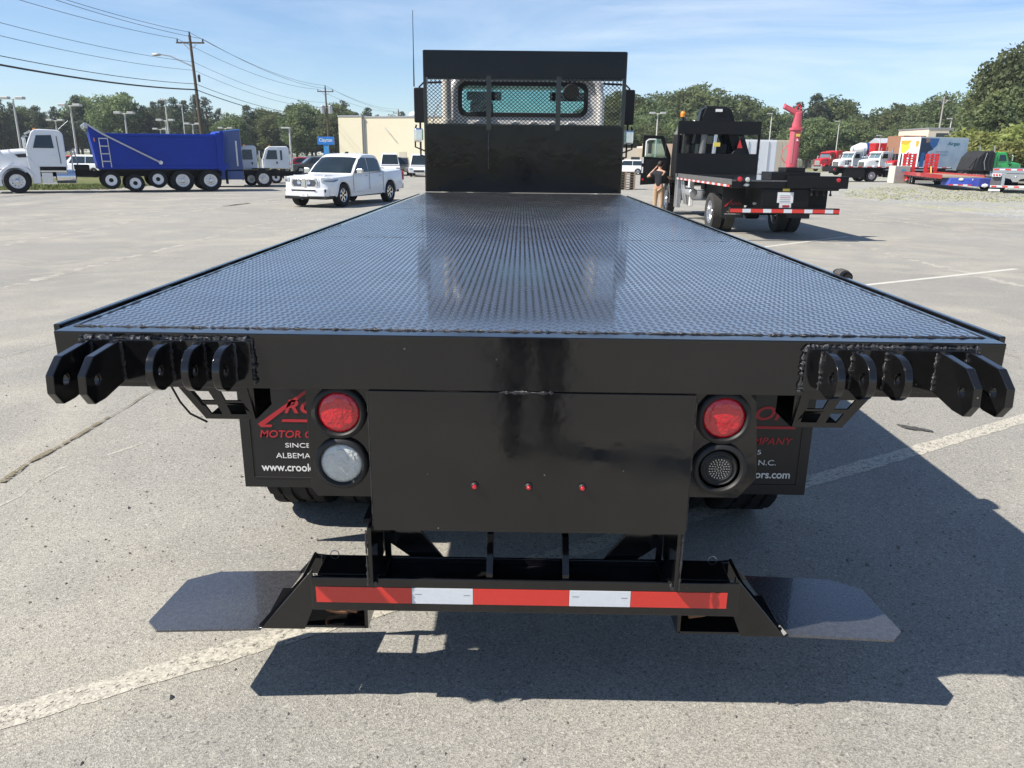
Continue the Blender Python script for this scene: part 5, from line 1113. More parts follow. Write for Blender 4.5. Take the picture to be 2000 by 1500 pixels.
NAVYP = mat('navy_print', (.03, .06, .12), .5, var=.3, vs=2); BLUEP = mat('blue_print', (.05, .2, .5), .5, var=.3, vs=2); ORP = mat('orange_print', (.80, .32, .03), .5, var=.3, vs=2); YEP = mat('yellow_print', (.85, .62, .05), .5, var=.2, vs=2); PEACH = mat('peach_print', (.5, .3, .2), .5)
MB().prism([(.06, 3.94), (1.0, 3.94), (1.2, 3.4), (1.7, 2.9), (1.1, 2.7), (.9, 1.9), (.06, 1.7)], .002, .007, 'y').build('printed_shape', NAVYP, BX)
MB().prism([(1.0, 3.94), (2.3, 3.94), (2.1, 3.3), (1.5, 2.8), (1.2, 3.4)], .002, .007, 'y').build('printed_shape', BLUEP, BX)
MB().prism([(.65, 3.94), (1.15, 3.94), (1.18, 3.6), (.7, 3.5)], -.003, .0015, 'y').build('printed_shape', PEACH, BX)
MB().prism([(.20, 1.1), (.30, 2.6), (.75, 2.6), (.70, 1.1)], -.003, .0015, 'y').build('printed_shape', BLUEP, BX)
fit('Airgas', Lb * .56, Lb * .82, 3.22, 3.64, 0.0, PRINT_T, BX, .12, bold=.003)
fit('our', Lb * .34, Lb * .42, 2.62, 2.76, 0.0, PRINT_G, BX); fit('people', Lb * .44, Lb * .60, 2.60, 2.80, 0.0, PRINT_G, BX); fit('at your service', Lb * .34, Lb * .58, 2.32, 2.50, 0.0, PRINT_G, BX)
for n_, m_, x_, pp in (('yellow', YEP, -.012, [(1.2, 3.6), (2.3, 3.6), (2.3, 2.7), (1.9, 2.5), (1.3, 2.9)]), ('orange', ORP, -.018, [(1.0, 3.75), (2.35, 3.75), (2.35, 3.4), (1.6, 3.3)]), ('orange', ORP, -.012, [(.15, 3.7), (.55, 3.7), (.5, 3.1), (.2, 3.2)]), ('teal', mat('pale_teal_print', (.45, .68, .70), .5, var=.2), -.012, [(.5, 1.2), (.6, 2.6), (1.0, 3.0), (1.3, 2.6), (1.5, 1.2)]), ('red', RED, -.018, [(1.2, 2.2), (1.25, 2.75), (1.5, 2.5), (1.5, 2.2)]), ('dark', SEAMM, -.018, [(2.0, 1.4), (2.0, 2.4), (2.2, 2.6), (2.25, 1.3)])):
    MB().prism(pp, x_ - .004, x_, 'x').build('printed_shape', m_, BX)
for x in (1.0, 2.2, Lb - 1.2):
    for y in (.25, 2.25): wheel(BX, x, y, .5, .27, 1, 'steer').rotation_euler = (0, 0, PI / 2 if y > 1 else -PI / 2)
MB().box(0, Lb, .6, 1.9, .7, .99).build('chassis', CHASSIS, BX)
WL = thing('concrete_weight', 'pale concrete block with blue sticker in front of the mural trailer', 'block', at(1757, 66), .25)
MB().box(-.75, .75, -.4, .4, 0, 1.42).build('block', mat('pale_concrete', (.52, .50, .44), .85, var=.15, vs=5), WL, bevel=.04); MB().box(-.15, .25, -.412, -.402, 1.0, 1.18).build('sticker', mat('cyan_print', (.1, .5, .6), .5), WL)
# lowboy trailer with raised red ramps
a = gz(1800, 358); b = gz(1948, 372)
an3 = math.atan2(46 - 68.0, (gy(1948, 340, 46).x - gy(1800, 340, 68).x))
LT = thing('lowboy_trailer', 'red lowboy trailer with two upright loading ramps', 'trailer', at(1798, 66), an3)          # local x along the trailer
TL = 15
def rampm():
    mb = MB(); return mb
for k, (u, yy) in enumerate(((1787, -.95), (1810, .75))):
    rp = MB(); rp.box(-.10, .10, yy - .50, yy - .24, .55, 2.42); rpo = rp.build('loading_ramp', RED, LT, bevel=.01)
    MB().box(-.10, .10, yy + .24, yy + .50, .55, 2.42).build('ramp_side', RED, rpo, bevel=.01); MB().box(-.06, .06, yy - .09, yy + .09, .55, 2.45).build('ramp_side', RED, rpo, bevel=.01)
    for j in range(9): MB().cb((0, yy, .70 + j * .205), (.24, 1.02, .10), (.12 * (-1) ** j, 0, 0)).build('ramp_cleat', RED, rpo)
    MB().tube([(.1, yy, .5), (.5, yy, .9), (.12, yy, 1.4)], .04, 8).build('ramp_ram', YELLOW, rpo)
MB().box(-.1, TL, -1.25, 1.25, .78, .86).build('deck', mat('weathered_planks', (.30, .24, .17), .85, var=.3, vs=6), LT)
for s in (-1, 1): MB().box(.3, TL, s * 1.27 - .015, s * 1.27 + .015, .70, .98).build('side_beam', RED, LT, bevel=.01)
for k in range(14): MB().box(.7 + k * .95, 1.15 + k * .95, -1.33, -1.29, .60, .70).build('stake_hook', SEAMM, LT)
MB().prism([(-.8, .35), (-.3, .80), (.8, .80), (1.4, .30), (.2, .22)], -1.2, 1.2, 'y').build('ramp_tail', RED, LT, bevel=.02)
for x in (2.0, 3.0):
    for s in (-1, 1): wheel(LT, x, s * .95, .34, .24, 1, 'ring').rotation_euler = (0, 0, s * PI / 2)
MB().box(1, TL, -.5, .5, .45, .76).build('frame', CHASSIS, LT)
for x in (.4, 1.0, 1.6): MB().ico((x, -1.25, .3), .10, 1, (1.2, .6, .8)).build('light_cluster', LENS_W if x != 1.0 else LENS_R, LT)
# green wrecker with black body
GT = thing('wrecker_truck', 'green bonneted truck with black tarped body behind the red lowboy trailer', 'truck', at(1962, 74), rad(-80))
conv_cab(GT, GREEN, .52, 1.7, 2.72, hoodz=1.85, stacks=2, rounded=.12, visor=False); frame(GT, -7, .3); duals(GT, -5, .52)
TARP = mat('black_tarp', (.014, .014, .015), .7, var=.5, vs=3, bump=.6, bs=6)
tb = MB().prism([(-2.15, 1.0), (-2.15, 2.66), (-2.5, 2.80), (-3.4, 2.70), (-3.9, 2.25), (-4.3, 1.0)], -1.15, 1.15).build('tarped_body', TARP, GT, bevel=.12)
for k in range(4): MB().tube([(1.17, -2.3 - k * .4, 2.6), (1.2, -2.5 - k * .4, 1.8), (1.17, -2.25 - k * .4, 1.1)], .025, 6).build('tarp_strap', GALV if k == 2 else TARP, tb)
MB().tube([(1.0, -3.9, 2.2), (1.15, -4.7, 1.3)], .06, 8).build('boom_arm', CHASSIS, GT)
WC = thing('white_truck', 'white truck cab with round window between mural box and tarped body', 'truck', at(1897, 86), rad(-60))
MB().prism([(1.2, .9), (1.25, 1.6), (.95, 2.75), (.6, 2.95), (-1.0, 2.95), (-1.1, .9)], -1.15, 1.15).build('cab', WHITE, WC, bevel=.08)
MB().prism([(.95, 1.7), (.75, 2.55), (-.2, 2.6), (-.35, 1.75)], 1.152, 1.165).build('window', WINDOW, WC, bevel=.02); MB().prism([(.95, 1.7), (.75, 2.55), (-.2, 2.6), (-.35, 1.75)], -1.165, -1.152).build('window', WINDOW, WC, bevel=.02)
for s in (-1, 1): wheel(WC, s * 1.0, .2, .5, .28, s); wheel(WC, s * 1.0, -3.5, .5, .28, s)
frame(WC, -4.5, 1.0)
# low blue tilt bed and silver carrier tail
BB = thing('tilt_bed', 'low blue steel tilt bed with striped edge lying on the grass', 'trailer', at(1905, 52), -.28)
MB().prism([(-1.75, .30), (-1.6, .78), (1.8, .78), (1.8, .30)], -1.1, 1.1, 'y').build('bed', mat('bright_blue_steel', (.05, .09, .42), .45, var=.25, vs=3), BB, bevel=.03)
for k in range(12): MB().box(-1.7 + k * .29, -1.43 + k * .29, -1.112, -1.102, .30, .38).build('reflective_tape', TAPE_W if k % 2 else TAPE_R, BB)
for x in (-1.0, -.2): MB().ico((x, -1.12, .70), .17, 1, (1, .3, .6)).build('marker_plate', PRINT_W, BB)
for s in (-1, 1): wheel(BB, .9, s * .8, .29, .22, 1, 'ring').rotation_euler = (0, 0, s * PI / 2)
B2 = thing('tilt_bed', 'darker blue steel tilt bed behind the silver carrier tail', 'trailer', at(1942, 50.5), -.2)
MB().prism([(-1.1, .28), (-1.05, .80), (1.2, .84), (1.2, .28)], -.9, .9, 'y').build('bed', mat('deep_blue_steel', (.03, .045, .25), .5, var=.3, vs=3), B2, bevel=.03)
MB().ico((-.7, -.92, .36), .22, 1, (1, .3, .6)).build('wheel_cap', PRINT_W, B2)
for s in (-1, 1): wheel(B2, .3, s * .7, .28, .2, 1, 'ring').rotation_euler = (0, 0, s * PI / 2)
ST = thing('carrier_tail', 'polished silver carrier truck rear with rows of red lights', 'truck', at(1987, 46.5), -.55)
SX = 1.25
MB().box(-SX, SX, 0, 7, 1.18, 1.46).build('deck', ALU, ST, bevel=.02); 
for k in range(8): MB().box(-SX + .05 + k * .30, -SX + .33 + k * .30, -.02, -.002, 1.36, 1.44).build('reflective_tape', TAPE_W if k % 2 else TAPE_R, ST)
for x in (-.62, .62):
    MB().box(x - .09, x + .09, -.01, .15, .45, 1.18).build('tail_post', ALU, ST, bevel=.01)
for x in (-1.0, 1.0):
    MB().box(x - .24, x + .24, .02, .12, .98, 1.17).build('lamp_panel', PRINT_W, ST)
    for j in range(3): MB().lathe([(.06, 0), (.05, -.03)], (x - .15 + j * .15, .02, 1.08), 'y', 12).build('tail_light', LENS_R, ST)
    MB().box(x - .28, x + .28, .2, .22, .45, .95).build('mud_flap', mat('grey_flap', (.09, .09, .095), .7), ST)
MB().prism([(-.70, 1.16), (.70, 1.16), (.70, .95), (.25, .85), (.12, .68), (-.12, .68), (-.25, .85), (-.70, .95)], .0, .08, 'y').build('tow_crosshead', CHROME, ST, bevel=.01)
MB().ico((0, -.03, .98), .09, 1).build('emblem', ALU, ST)
MB().box(-SX, SX, .0, .10, .34, .46).build('rear_bumper', PRINT_W, ST)
for k in range(8): MB().box(-SX + .06 + k * .295, -SX + .34 + k * .295, -.012, -.002, .36, .44).build('reflective_tape', TAPE_W if k % 2 else TAPE_R, ST)
duals(ST, 2.6, .5); frame(ST, .3, 7, .8, 1.17)
for x in (-1.0, .9): MB().box(x - .3, x + .3, .05, .3, .12, .24).build('wheel_lift_pad', PRINT_W, ST)
# vehicles half hidden behind the yard
RB = thing('tipper_truck', 'red and rusty brown dump body behind the white tow trucks', 'dump truck', at(1728, 135), 0)
MB().box(-2.6, .0, -1.2, 1.2, 1.6, 4.6).build('front_body', RED, RB, bevel=.05); MB().box(.02, 3.0, -1.2, 1.2, 1.4, 4.7).build('rear_body', BROWN, RB, bevel=.05); MB().box(-2.6, 3.0, -.8, .8, .7, 1.38).build('chassis', CHASSIS, RB)
for k in range(5): MB().box(.2 + k * .6, .32 + k * .6, -1.26, -1.202, 1.5, 4.6).build('body_rib', BROWN, RB)
for x in (-2.0, .6, 1.8):
    for s in (-1, 1): wheel(RB, x, s * .95, .5, .28, 1, 'steer').rotation_euler = (0, 0, s * PI / 2)
for u, y, lab in ((1680, 140, 'white and blue drum mixer behind the white tow trucks'),):
    MX = thing('mixer_truck', lab, 'truck', at(u, y), rad(90))
    MB().lathe([(.4, -2.2), (1.1, -1.2), (1.15, .6), (.5, 2.0)], (0, 0, 3.6), 'y', 20).build('drum', WHITE, MX); MB().lathe([(1.16, -.9), (1.17, -.3)], (0, 0, 3.6), 'y', 20).build('drum_band', BLUE2, MX)
    MB().box(-1, 1, -2.5, 3.5, .8, 2.3).build('chassis', BLUE2, MX)
    for yy in (-1.8, -.5, 2.8):
        for s in (-1, 1): wheel(MX, s, yy, .5, .28, s)
# white van trailer behind the crane truck
VT = thing('box_trailer', 'white box trailer with rear doors standing behind the crane truck', 'trailer', (14.35, 47.5, 0), .12)
MB().box(-1.3, 1.3, 0, 7, .95, 2.98).build('box', WHITE, VT, bevel=.02)
for x in (-.64, .64):
    dr = MB().box(x - .61, x + .61, -.03, -.002, 1.02, 2.90).build('rear_door', WHITE, VT, bevel=.01)
    MB().tube([(x + .1, -.05, 1.0), (x + .1, -.05, 2.9)], .02, 6).build('lock_rod', GALV, dr)
    for z in (1.3, 1.9, 2.6): MB().box(x - .62, x - .5, -.05, -.031, z - .05, z + .05).build('hinge', GALV, dr)
MB().box(-1.2, 1.2, .05, .3, .45, .95).build('rear_frame', CHASSIS, VT)
for s in (-1, 1):
    for y in (1.0, 2.1): wheel(VT, s * 1.05, y, .48, .27, s)
BE = thing('box_trailer', 'beige box trailer beyond the white box trailer', 'trailer', at(1524, 58), .1)
MB().box(-1.1, 1.1, 0, 6, .9, 3.2).build('box', mat('beige_trailer', (.55, .47, .36), .6, var=.1), BE, bevel=.03)
for x in (-.53, .53): MB().box(x - .51, x + .51, -.03, -.002, 1.0, 3.1).build('rear_door', mat('beige_trailer', (.55, .47, .36)), BE, bevel=.01)
for s in (-1, 1):
    for y in (1.0, 2.0): wheel(BE, s * .9, y, .45, .25, s)
PL = thing('black_coupling', 'black fifth wheel dolly on the gravel beside the beige trailer', 'dolly', at(1520, 44), .3)
MB().box(-.9, .9, -.3, .3, .35, .55).build('frame', CHASSIS, PL, bevel=.03); MB().prism([(-.5, .56), (-.3, .75), (.6, .72), (.7, .56)], -.25, .25, 'y').build('coupling', CHASSIS, PL)
for s in (-1, 1): wheel(PL, s * .8, 0, .34, .2, s, 'ring')
PA = thing('pallet_stack', 'stack of weathered wooden pallets beside the flatbed headboard', 'pallets', at(1219, 46), .1)
WOODP = mat('pallet_wood', (.34, .25, .17), .9, var=.3, vs=8)
for k in range(7):
    pz = k * .15
    pal = MB().box(-.6, .6, -.5, .5, pz + .115, pz + .135).build('pallet', WOODP, PA)
    for x in (-.55, 0, .55): MB().box(x - .05, x + .05, -.5, .5, pz, pz + .114).build('bearer', WOODP, pal)

# ------------------------------------------------------------------ buildings
def stucco(name, col): return mat(name, col, .9, var=.05, vs=1.2, bump=.2, bs=30)
STU = stucco('cream_stucco', (.72, .65, .48)); CAP = mat('metal_coping', (.35, .36, .37), .5, .4, var=.1)
b0, b1, b2 = gy(660, 228, 98), gy(711, 230, 98), gy(900, 233, 98)
BG = thing('store_building', 'windowless cream stucco building with flat parapet roof', 'building', (b0.x, 98, 0), -.3)
MB().box(0, b1.x - b0.x, 0, 22, 0, 6.25).build('corner_block', STU, BG); MB().box(b1.x - b0.x + .01, 22, .35, 22, 0, 6.15).build('side_wall', STU, BG)
MB().box(-.06, b1.x - b0.x + .06, -.06, 22, 6.251, 6.42).build('parapet_coping', CAP, BG); MB().box(b1.x - b0.x + .07, 22.1, .29, 22, 6.151, 6.32).build('parapet_coping', CAP, BG)
MB().tube([(6.2, .30, 5.0), (7.1, -.2, 4.2)], .05, 6).build('wall_bracket', GALV, BG); MB().box(b1.x - b0.x + .02, b1.x - b0.x + .22, .15, .34, 0, 6.0).build('downpipe', GALV, BG)
dm = MB().ico((8.2, 5, 6.7), .75, 2, (1.2, 1, .6)).build('roof_vent', PRINT_W, BG)
for k in range(3): MB().box(8 + k * 4, 9 + k * 4, .32, .345, 0, 2.2).build('service_door', mat('cream_door', (.5, .46, .36), .6), BG)
PE = stucco('peach_stucco', (.58, .42, .30)); PE2 = stucco('pale_stucco', (.66, .58, .46))
p0, p1 = gy(1215, 320, 110), gy(1312, 320, 110)
B3 = thing('low_building', 'low peach building with stepped parapet behind the crane truck', 'building', (p0.x - 2, 110, 0))
MB().box(0, 5.2, 0, 9, 0, 3.1).build('left_wing', PE2, B3); MB().box(5.21, 14, -.6, 9, 0, 3.4).build('right_wing', PE2, B3); MB().box(4.6, 13.5, -1.2, -.61, 2.1, 3.7).build('peach_canopy', PE, B3)
for k in range(5): MB().box(1 + k * 2.2, 2.2 + k * 2.2, -.63 if k > 1 else -.03, -.605 if k > 1 else -.005, .9, 1.9).build('window', WINDOW, B3)
MB().box(.8, 1.3, 2, 2.6, 3.11, 3.7).build('roof_unit', GALV, B3)
p0 = gy(1812, 270, 125)
B4 = thing('hill_building', 'cream building with two dark windows rising behind the mural box truck', 'building', (p0.x, 125, 0))
MB().box(0, 9.0, 0, 10, 0, 6.6).build('wall', PE2, B4); MB().box(-.1, 9.1, -.1, 10.1, 6.61, 6.8).build('parapet_coping', CAP, B4)
for x in (1.2, 5.0): MB().box(x, x + 1.9, -.04, -.005, 5.2, 6.0).build('window', WINDOW, B4)
MB().box(-3.5, -.02, .5, 6, 0, 5.6).build('brick_wing', mat('brick_red_wall', (.30, .15, .09), .9, var=.2, vs=6), B4)
p0 = gy(1728, 280, 150)
B5 = thing('shed', 'grey metal shed with pale pitched roof behind the rusty dump body', 'building', (p0.x, 150, 0))
MB().box(0, 7, 0, 8, 0, 4.4).build('wall', mat('grey_cladding', (.34, .35, .36), .7, .2), B5); MB().prism([(-.4, 4.41), (4, 5.9), (8.4, 4.41)], -.3, 7.3).build('roof', mat('pale_metal_roof', (.55, .57, .60), .5, .3), B5)

# ------------------------------------------------------------------ poles, wires, lamps, signs
def pole_top(u, v, y): return gy(u, v, y)
POLES = []
def upole(u, v, y, label, lean=0, arm=True, h_=None, transformer=False, lamp=False, r=.16, m=WOOD):
    t = gy(u, v, y); R = thing('utility_pole', label, 'utility pole', (t.x, y, 0))
    MB().tube([(0, 0, -.1), (lean * .5, 0, t.z / 2), (lean, 0, t.z)], [r, r * .85, r * .65], 10).build('post', m, R)
    if arm:
        MB().box(lean - 1.15, lean + 1.15, -.06, .06, t.z - .66, t.z - .54).build('cross_arm', m, R)
        for s in (-1, 1):
            MB().tube([(lean + s * .6, -.05, t.z - .60), (lean, -.05, t.z - 1.2)], .03, 5).build('arm_brace', GALV, R)
            MB().lathe([(.04, 0), (.07, .08), (.04, .2), (.06, .24)], (lean + s * 1.05, 0, t.z - .54), 'z', 8).build('insulator', GASKET, R)
        MB().lathe([(.05, 0), (.07, .1), (.04, .25)], (lean, 0, t.z), 'z', 8).build('insulator', GASKET, R)
    if transformer:
        for s in (-1, 1): MB().lathe([(.22, -.6), (.30, -.55), (.30, .45), (.22, .55)], (lean * .8 + s * .55, 0, t.z - 3.0), 'z', 14).build('transformer', GALV, R)
    if lamp:
        e = gy(305, 107, y); MB().tube([(lean, 0, t.z - 2.4), (e.x - t.x + 1.2, -.1, e.z - .1), (e.x - t.x + .4, -.15, e.z + .02)], .05, 6).build('lamp_arm', GALV, R)
        MB().ico((e.x - t.x + .1, -.15, e.z), .3, 2, (1.4, .6, .4)).build('lamp_head', GALV, R); MB().lathe([(.10, 0), (.12, .5), (.05, .6)], (lean + .45, 0, t.z - 3.6), 'z', 8).build('cutout_switch', GASKET, R)
    return Vector((t.x + lean, y, t.z))
A1 = upole(377, 68, 66, 'dark wooden utility pole with cross arm and street lamp', lean=-.30, lamp=True)
A2 = upole(637, 170, 114, 'wooden utility pole with two transformers beside the cream building', lean=-.15, transformer=True)
A3 = upole(778, 215, 170, 'distant wooden utility pole above the cream building roof', lean=0)
A0 = Vector((A1.x, 20, A1.z))
def wire(a, b, sag, r, label, group='overhead wires between the utility poles'):
    pts = [a.lerp(b, k / 24) - Vector((0, 0, sag * 4 * (k / 24) * (1 - k / 24))) for k in range(25)]
    o = MB().tube(pts, r, 5).build('overhead_wire', mat('wire_black', (.015, .015, .016), .6), None); tag(o, label, 'wire', group)
for a, b, nm in ((A0, A1, 'off to the car lot from the street lamp pole'), (A1, A2, 'from street lamp pole to transformer pole'), (A2, A3, 'from transformer pole to the distant pole')):
    for dx_, dz_, sg, r, n in ((-1.05, -.30, .8, .016, 'thin outer'), (0, .2, .8, .016, 'thin topmost'), (1.05, -.30, .8, .016, 'thin inner'), (.1, -2.05, .8, .014, 'neutral'), (.1, -2.7, .8, .014, 'lower neutral'), (.1, -3.75, .75, .022, 'telephone'), (.1, -4.2, .75, .055 if a is A0 else .035, 'thick bundled')):
        if a is A2 and n in ('neutral', 'lower neutral'): continue
        d = Vector((dx_, 0, dz_)); wire(a + d, b + d, sg, r, '%s overhead wire running %s' % (n, nm))
def lightpole(u, v, y, label, heads=2, w_=1.6, m=LIGHTPOLE, lean=0):
    t = gy(u, v, y); R = thing('light_pole', label, 'light pole', (t.x, y, 0), 0, 'lot light poles')
    MB().tube([(0, 0, 0), (0, 0, t.z)], [.11, .07], 8).build('post', m, R)
    if heads == 2:
        MB().tube([(-w_ / 2, 0, t.z), (w_ / 2, 0, t.z)], .04, 6).build('arm', m, R)
        for s in (-1, 1): MB().cb((s * w_ * .42, 0, t.z + .08), (w_ * .42, .5, .22)).build('lamp_head', mat('lamp_head_grey', (.50, .50, .48), .5, .2), R, bevel=.03)
    else: MB().cb((-.3, 0, t.z), (.8, .35, .14)).build('lamp_head', mat('lamp_head_grey', (.5, .5, .48)), R, bevel=.03)
    return R
for u, v, y, n in ((25, 193, 70, 'tall lot light pole with double heads behind the dump truck hood'), (137, 207, 72, 'tall lot light pole with double heads behind the dump truck cab'), (108, 236, 95, 'lot light pole just above the dump truck cab roof'), (243, 222, 80, 'lot light pole with double heads above the blue tipper body'), (323, 236, 90, 'double headed lot light pole beside a bare pole above the tipper'), (313, 253, 110, 'short far lot light pole above the tipper body'), (376, 243, 100, 'lot light pole next to the dark utility pole'), (440, 251, 115, 'far lot light pole above the tipper tail'), (1285, 222, 100, 'double headed light pole above the open truck door')):
    lightpole(u, v, y, n)
lightpole(565, 250, 70, 'single headed light pole beside the white cabover truck', 1)
lightpole(322, 195, 85, 'bare pale pole rising over the lot lights', 1); lightpole(355, 205, 120, 'thin grey pole between the lot lights and utility pole', 1)
lightpole(1640, 237, 140, 'slim light pole behind the red bonneted truck', 1); lightpole(1508, 222, 125, 'slim light pole behind the white box trailer', 1); lightpole(1721, 265, 130, 'short light pole behind the rusty dump body', 1)
upole(1845, 188, 130, 'pale wooden utility pole behind the cream hill building', lean=0, m=mat('grey_pole_wood', (.34, .31, .27), .9, var=.2)); lightpole(1859, 232, 128, 'white mast beside the pale utility pole', 1)
sp_ = gy(620, 267, 93); sq = gy(653, 283, 93)
SG = thing('pylon_sign', 'blue roadside sign with white lettering on a blue post', 'sign', ((sp_.x + sq.x) / 2, 93, 0))
SBLUE = mat('sign_blue', (.02, .20, .62), .4, var=.05); hw = (sq.x - sp_.x) / 2
MB().box(-hw, hw, -.15, .15, sq.z, sp_.z).build('sign_panel', SBLUE, SG, bevel=.02); MB().box(-.28, .28, -.1, .1, 0, sq.z - .01).build('post', mat('sign_post_blue', (.06, .32, .70), .4), SG)
fit('Clayton', -hw * .8, hw * .8, sq.z + .22, sp_.z - .16, -.156, PRINT_W, SG, bold=.002)
# chain link fence along the yard
FEN = thing('chain_link_fence', 'chain link fence with galvanised posts along the grass bank', 'fence', (0, 172, 0))
def fence_mat():
    m = bpy.data.materials.new('chain_link'); m.use_nodes = True; t = m.node_tree; l = t.links.new; p = t.nodes['Principled BSDF']; p.inputs['Base Color'].default_value = (.4, .41, .42, 1); p.inputs['Metallic'].default_value = .6
    tr = N('ShaderNodeBsdfTransparent', t); ms = N('ShaderNodeMixShader', t); ms.inputs[0].default_value = .30; l(tr.outputs[0], ms.inputs[1]); l(p.outputs[0], ms.inputs[2]); l(ms.outputs[0], t.nodes['Material Output'].inputs[0]); return m
MB().box(42, 130, -.01, .01, .1, 3.0).build('fence_fabric', fence_mat(), FEN)
for k in range(30): MB().tube([(42 + k * 3, 0, 0), (42 + k * 3, 0, 3.15)], .05, 6).build('fence_post', GALV, FEN)
MB().tube([(42, 0, 3.05), (129, 0, 3.05)], .035, 6).build('top_rail', GALV, FEN)

# ------------------------------------------------------------------ trees
def leaf_mat(name, c1, c2):
    m = bpy.data.materials.new(name); m.use_nodes = True; t = m.node_tree; l = t.links.new; p = t.nodes['Principled BSDF']; p.inputs['Roughness'].default_value = .6; p.inputs['Specular IOR Level'].default_value = .25
    c = N('ShaderNodeTexCoord', t); n = N('ShaderNodeTexNoise', t); n.inputs['Scale'].default_value = .55; n.inputs['Detail'].default_value = 4; l(c.outputs['Object'], n.inputs['Vector'])
    r = N('ShaderNodeValToRGB', t); e = r.color_ramp.elements; e[0].position = .34; e[0].color = c1 + (1,); e[1].position = .68; e[1].color = c2 + (1,); l(n.outputs[0], r.inputs[0])
    oi = N('ShaderNodeObjectInfo', t); h = N('ShaderNodeHueSaturation', t); mr = N('ShaderNodeMapRange', t); mr.inputs[3].default_value = .72; mr.inputs[4].default_value = 1.3; l(oi.outputs['Random'], mr.inputs[0]); l(mr.outputs[0], h.inputs['Value'])
    mr2 = N('ShaderNodeMapRange', t); mr2.inputs[3].default_value = .485; mr2.inputs[4].default_value = .515; l(oi.outputs['Random'], mr2.inputs[0]); l(mr2.outputs[0], h.inputs['Hue'])
    l(r.outputs[0], h.inputs['Color']); l(h.outputs[0], p.inputs['Base Color'])
    tl = N('ShaderNodeBsdfTranslucent', t); l(h.outputs[0], tl.inputs[0]); ms = N('ShaderNodeMixShader', t); ms.inputs[0].default_value = .45; l(p.outputs[0], ms.inputs[1]); l(tl.outputs[0], ms.inputs[2]); l(ms.outputs[0], t.nodes['Material Output'].inputs[0])
    return m
PINEL = leaf_mat('pine_needles', (.058, .080, .055), (.155, .188, .108)); OAKL = leaf_mat('broad_leaves', (.090, .120, .058), (.23, .27, .115)); LIMEL = leaf_mat('light_leaves', (.18, .21, .06), (.36, .38, .13))
BARK = mat('bark', (.085, .065, .05), .95, var=.3, vs=6, bump=.5, bs=20)
def leaves(name, clumps, size, per, m, seed, flat=.75):
    r = np.random.default_rng(seed); V = []; 
    for cx_, cy_, cz_, rr in clumps:
        k = int(per * (rr / 1.2) ** 2); d = r.normal(size=(k, 3)); d /= np.linalg.norm(d, axis=1)[:, None]; q = d * (rr * r.uniform(.45, 1.08, (k, 1))) * np.array([1, 1, flat]) + np.array([cx_, cy_, cz_])
        a = r.normal(size=(k, 3)); a = a + d * .0; a /= np.linalg.norm(a, axis=1)[:, None]; b = np.cross(a, d + r.normal(size=(k, 3)) * .8); b /= np.linalg.norm(b, axis=1)[:, None] + 1e-6
        s_ = size * r.uniform(.6, 1.25, (k, 1)); V.append(np.stack([q - a * s_, q + b * s_ * .55, q + a * s_, q - b * s_ * .55], 1))
    V = np.concatenate(V).reshape(-1, 3); F = np.arange(len(V)).reshape(-1, 4); return np_mesh(name, V, F, m, False)
def make_tree(kind, seed, H):
    r = random.Random(seed); tr = MB(); cl = []; bend = r.uniform(-.4, .4)
    tp = lambda z: Vector((bend * (z / H) ** 2, r.uniform(-.05, .05), z))
    zs = [0, H * .25, H * .5, H * .75, H * .95]; r0 = H * .018; tr.tube([tp(z) for z in zs], [r0 * 1.15, r0, r0 * .75, r0 * .45, r0 * .12], 8)
    trunk = tr.mesh('trunk', BARK); lb = MB()
    if kind == 'pine':
        n = 46
        for k in range(n):
            z = H * (.34 + .64 * (k / n)); t = max(0, (z / H - .34) / .66); rad_ = H * .20 * (1 - t ** 1.7) * r.uniform(.55, 1.15) + .25
            a = k * 2.4 + r.uniform(-.4, .4); c_ = tp(z) + Vector((math.cos(a) * rad_ * .72, math.sin(a) * rad_ * .72, r.uniform(-.2, .5)))
            lb.tube([tp(z - .4), c_], [.05, .02], 5); cl.append((c_.x, c_.y, c_.z, r.uniform(.75, 1.25) * (1.15 - .5 * t)))
        cl.append((bend, 0, H * .985, .6)); me = leaves('crown', cl, .20, 150, PINEL, seed, .7)
    else:
        n = 58; W_ = H * (.33 if kind == 'oak' else .36); z0 = H * (.16 if kind == 'oak' else .05)
        for k in range(n):
            th = math.acos(1 - 2 * (k + .5) / n); a = k * 2.39996 + r.uniform(-.3, .3); q = r.uniform(.62, 1.0)
            cz_ = H * .57 + (H * .40) * math.cos(th) * q; rr = W_ * math.sin(th) * q * (1.0 if cz_ > H * .5 else .92)
            c_ = Vector((math.cos(a) * rr, math.sin(a) * rr, max(z0 + .8, cz_)))
            lb.tube([tp(min(H * .8, c_.z * .62)), c_], [.07, .02], 5); cl.append((c_.x, c_.y, c_.z, r.uniform(.085, .15) * H))
        me = leaves('crown', cl, .25, 130, LIMEL if kind == 'lime' else OAKL, seed, .8)
    return trunk, lb.mesh('limbs', BARK), me, H
PROTO = {'pine': [make_tree('pine', s, h_) for s, h_ in ((1, 14), (2, 15), (3, 13), (4, 16))], 'oak': [make_tree('oak', s, h_) for s, h_ in ((11, 12), (12, 13), (13, 11), (14, 12))], 'lime': [make_tree('lime', s, h_) for s, h_ in ((21, 7), (22, 6))]}
tr_r = random.Random(3)
NAMES = {'pine': 'pine_tree', 'oak': 'broadleaf_tree', 'lime': 'leafy_bush'}
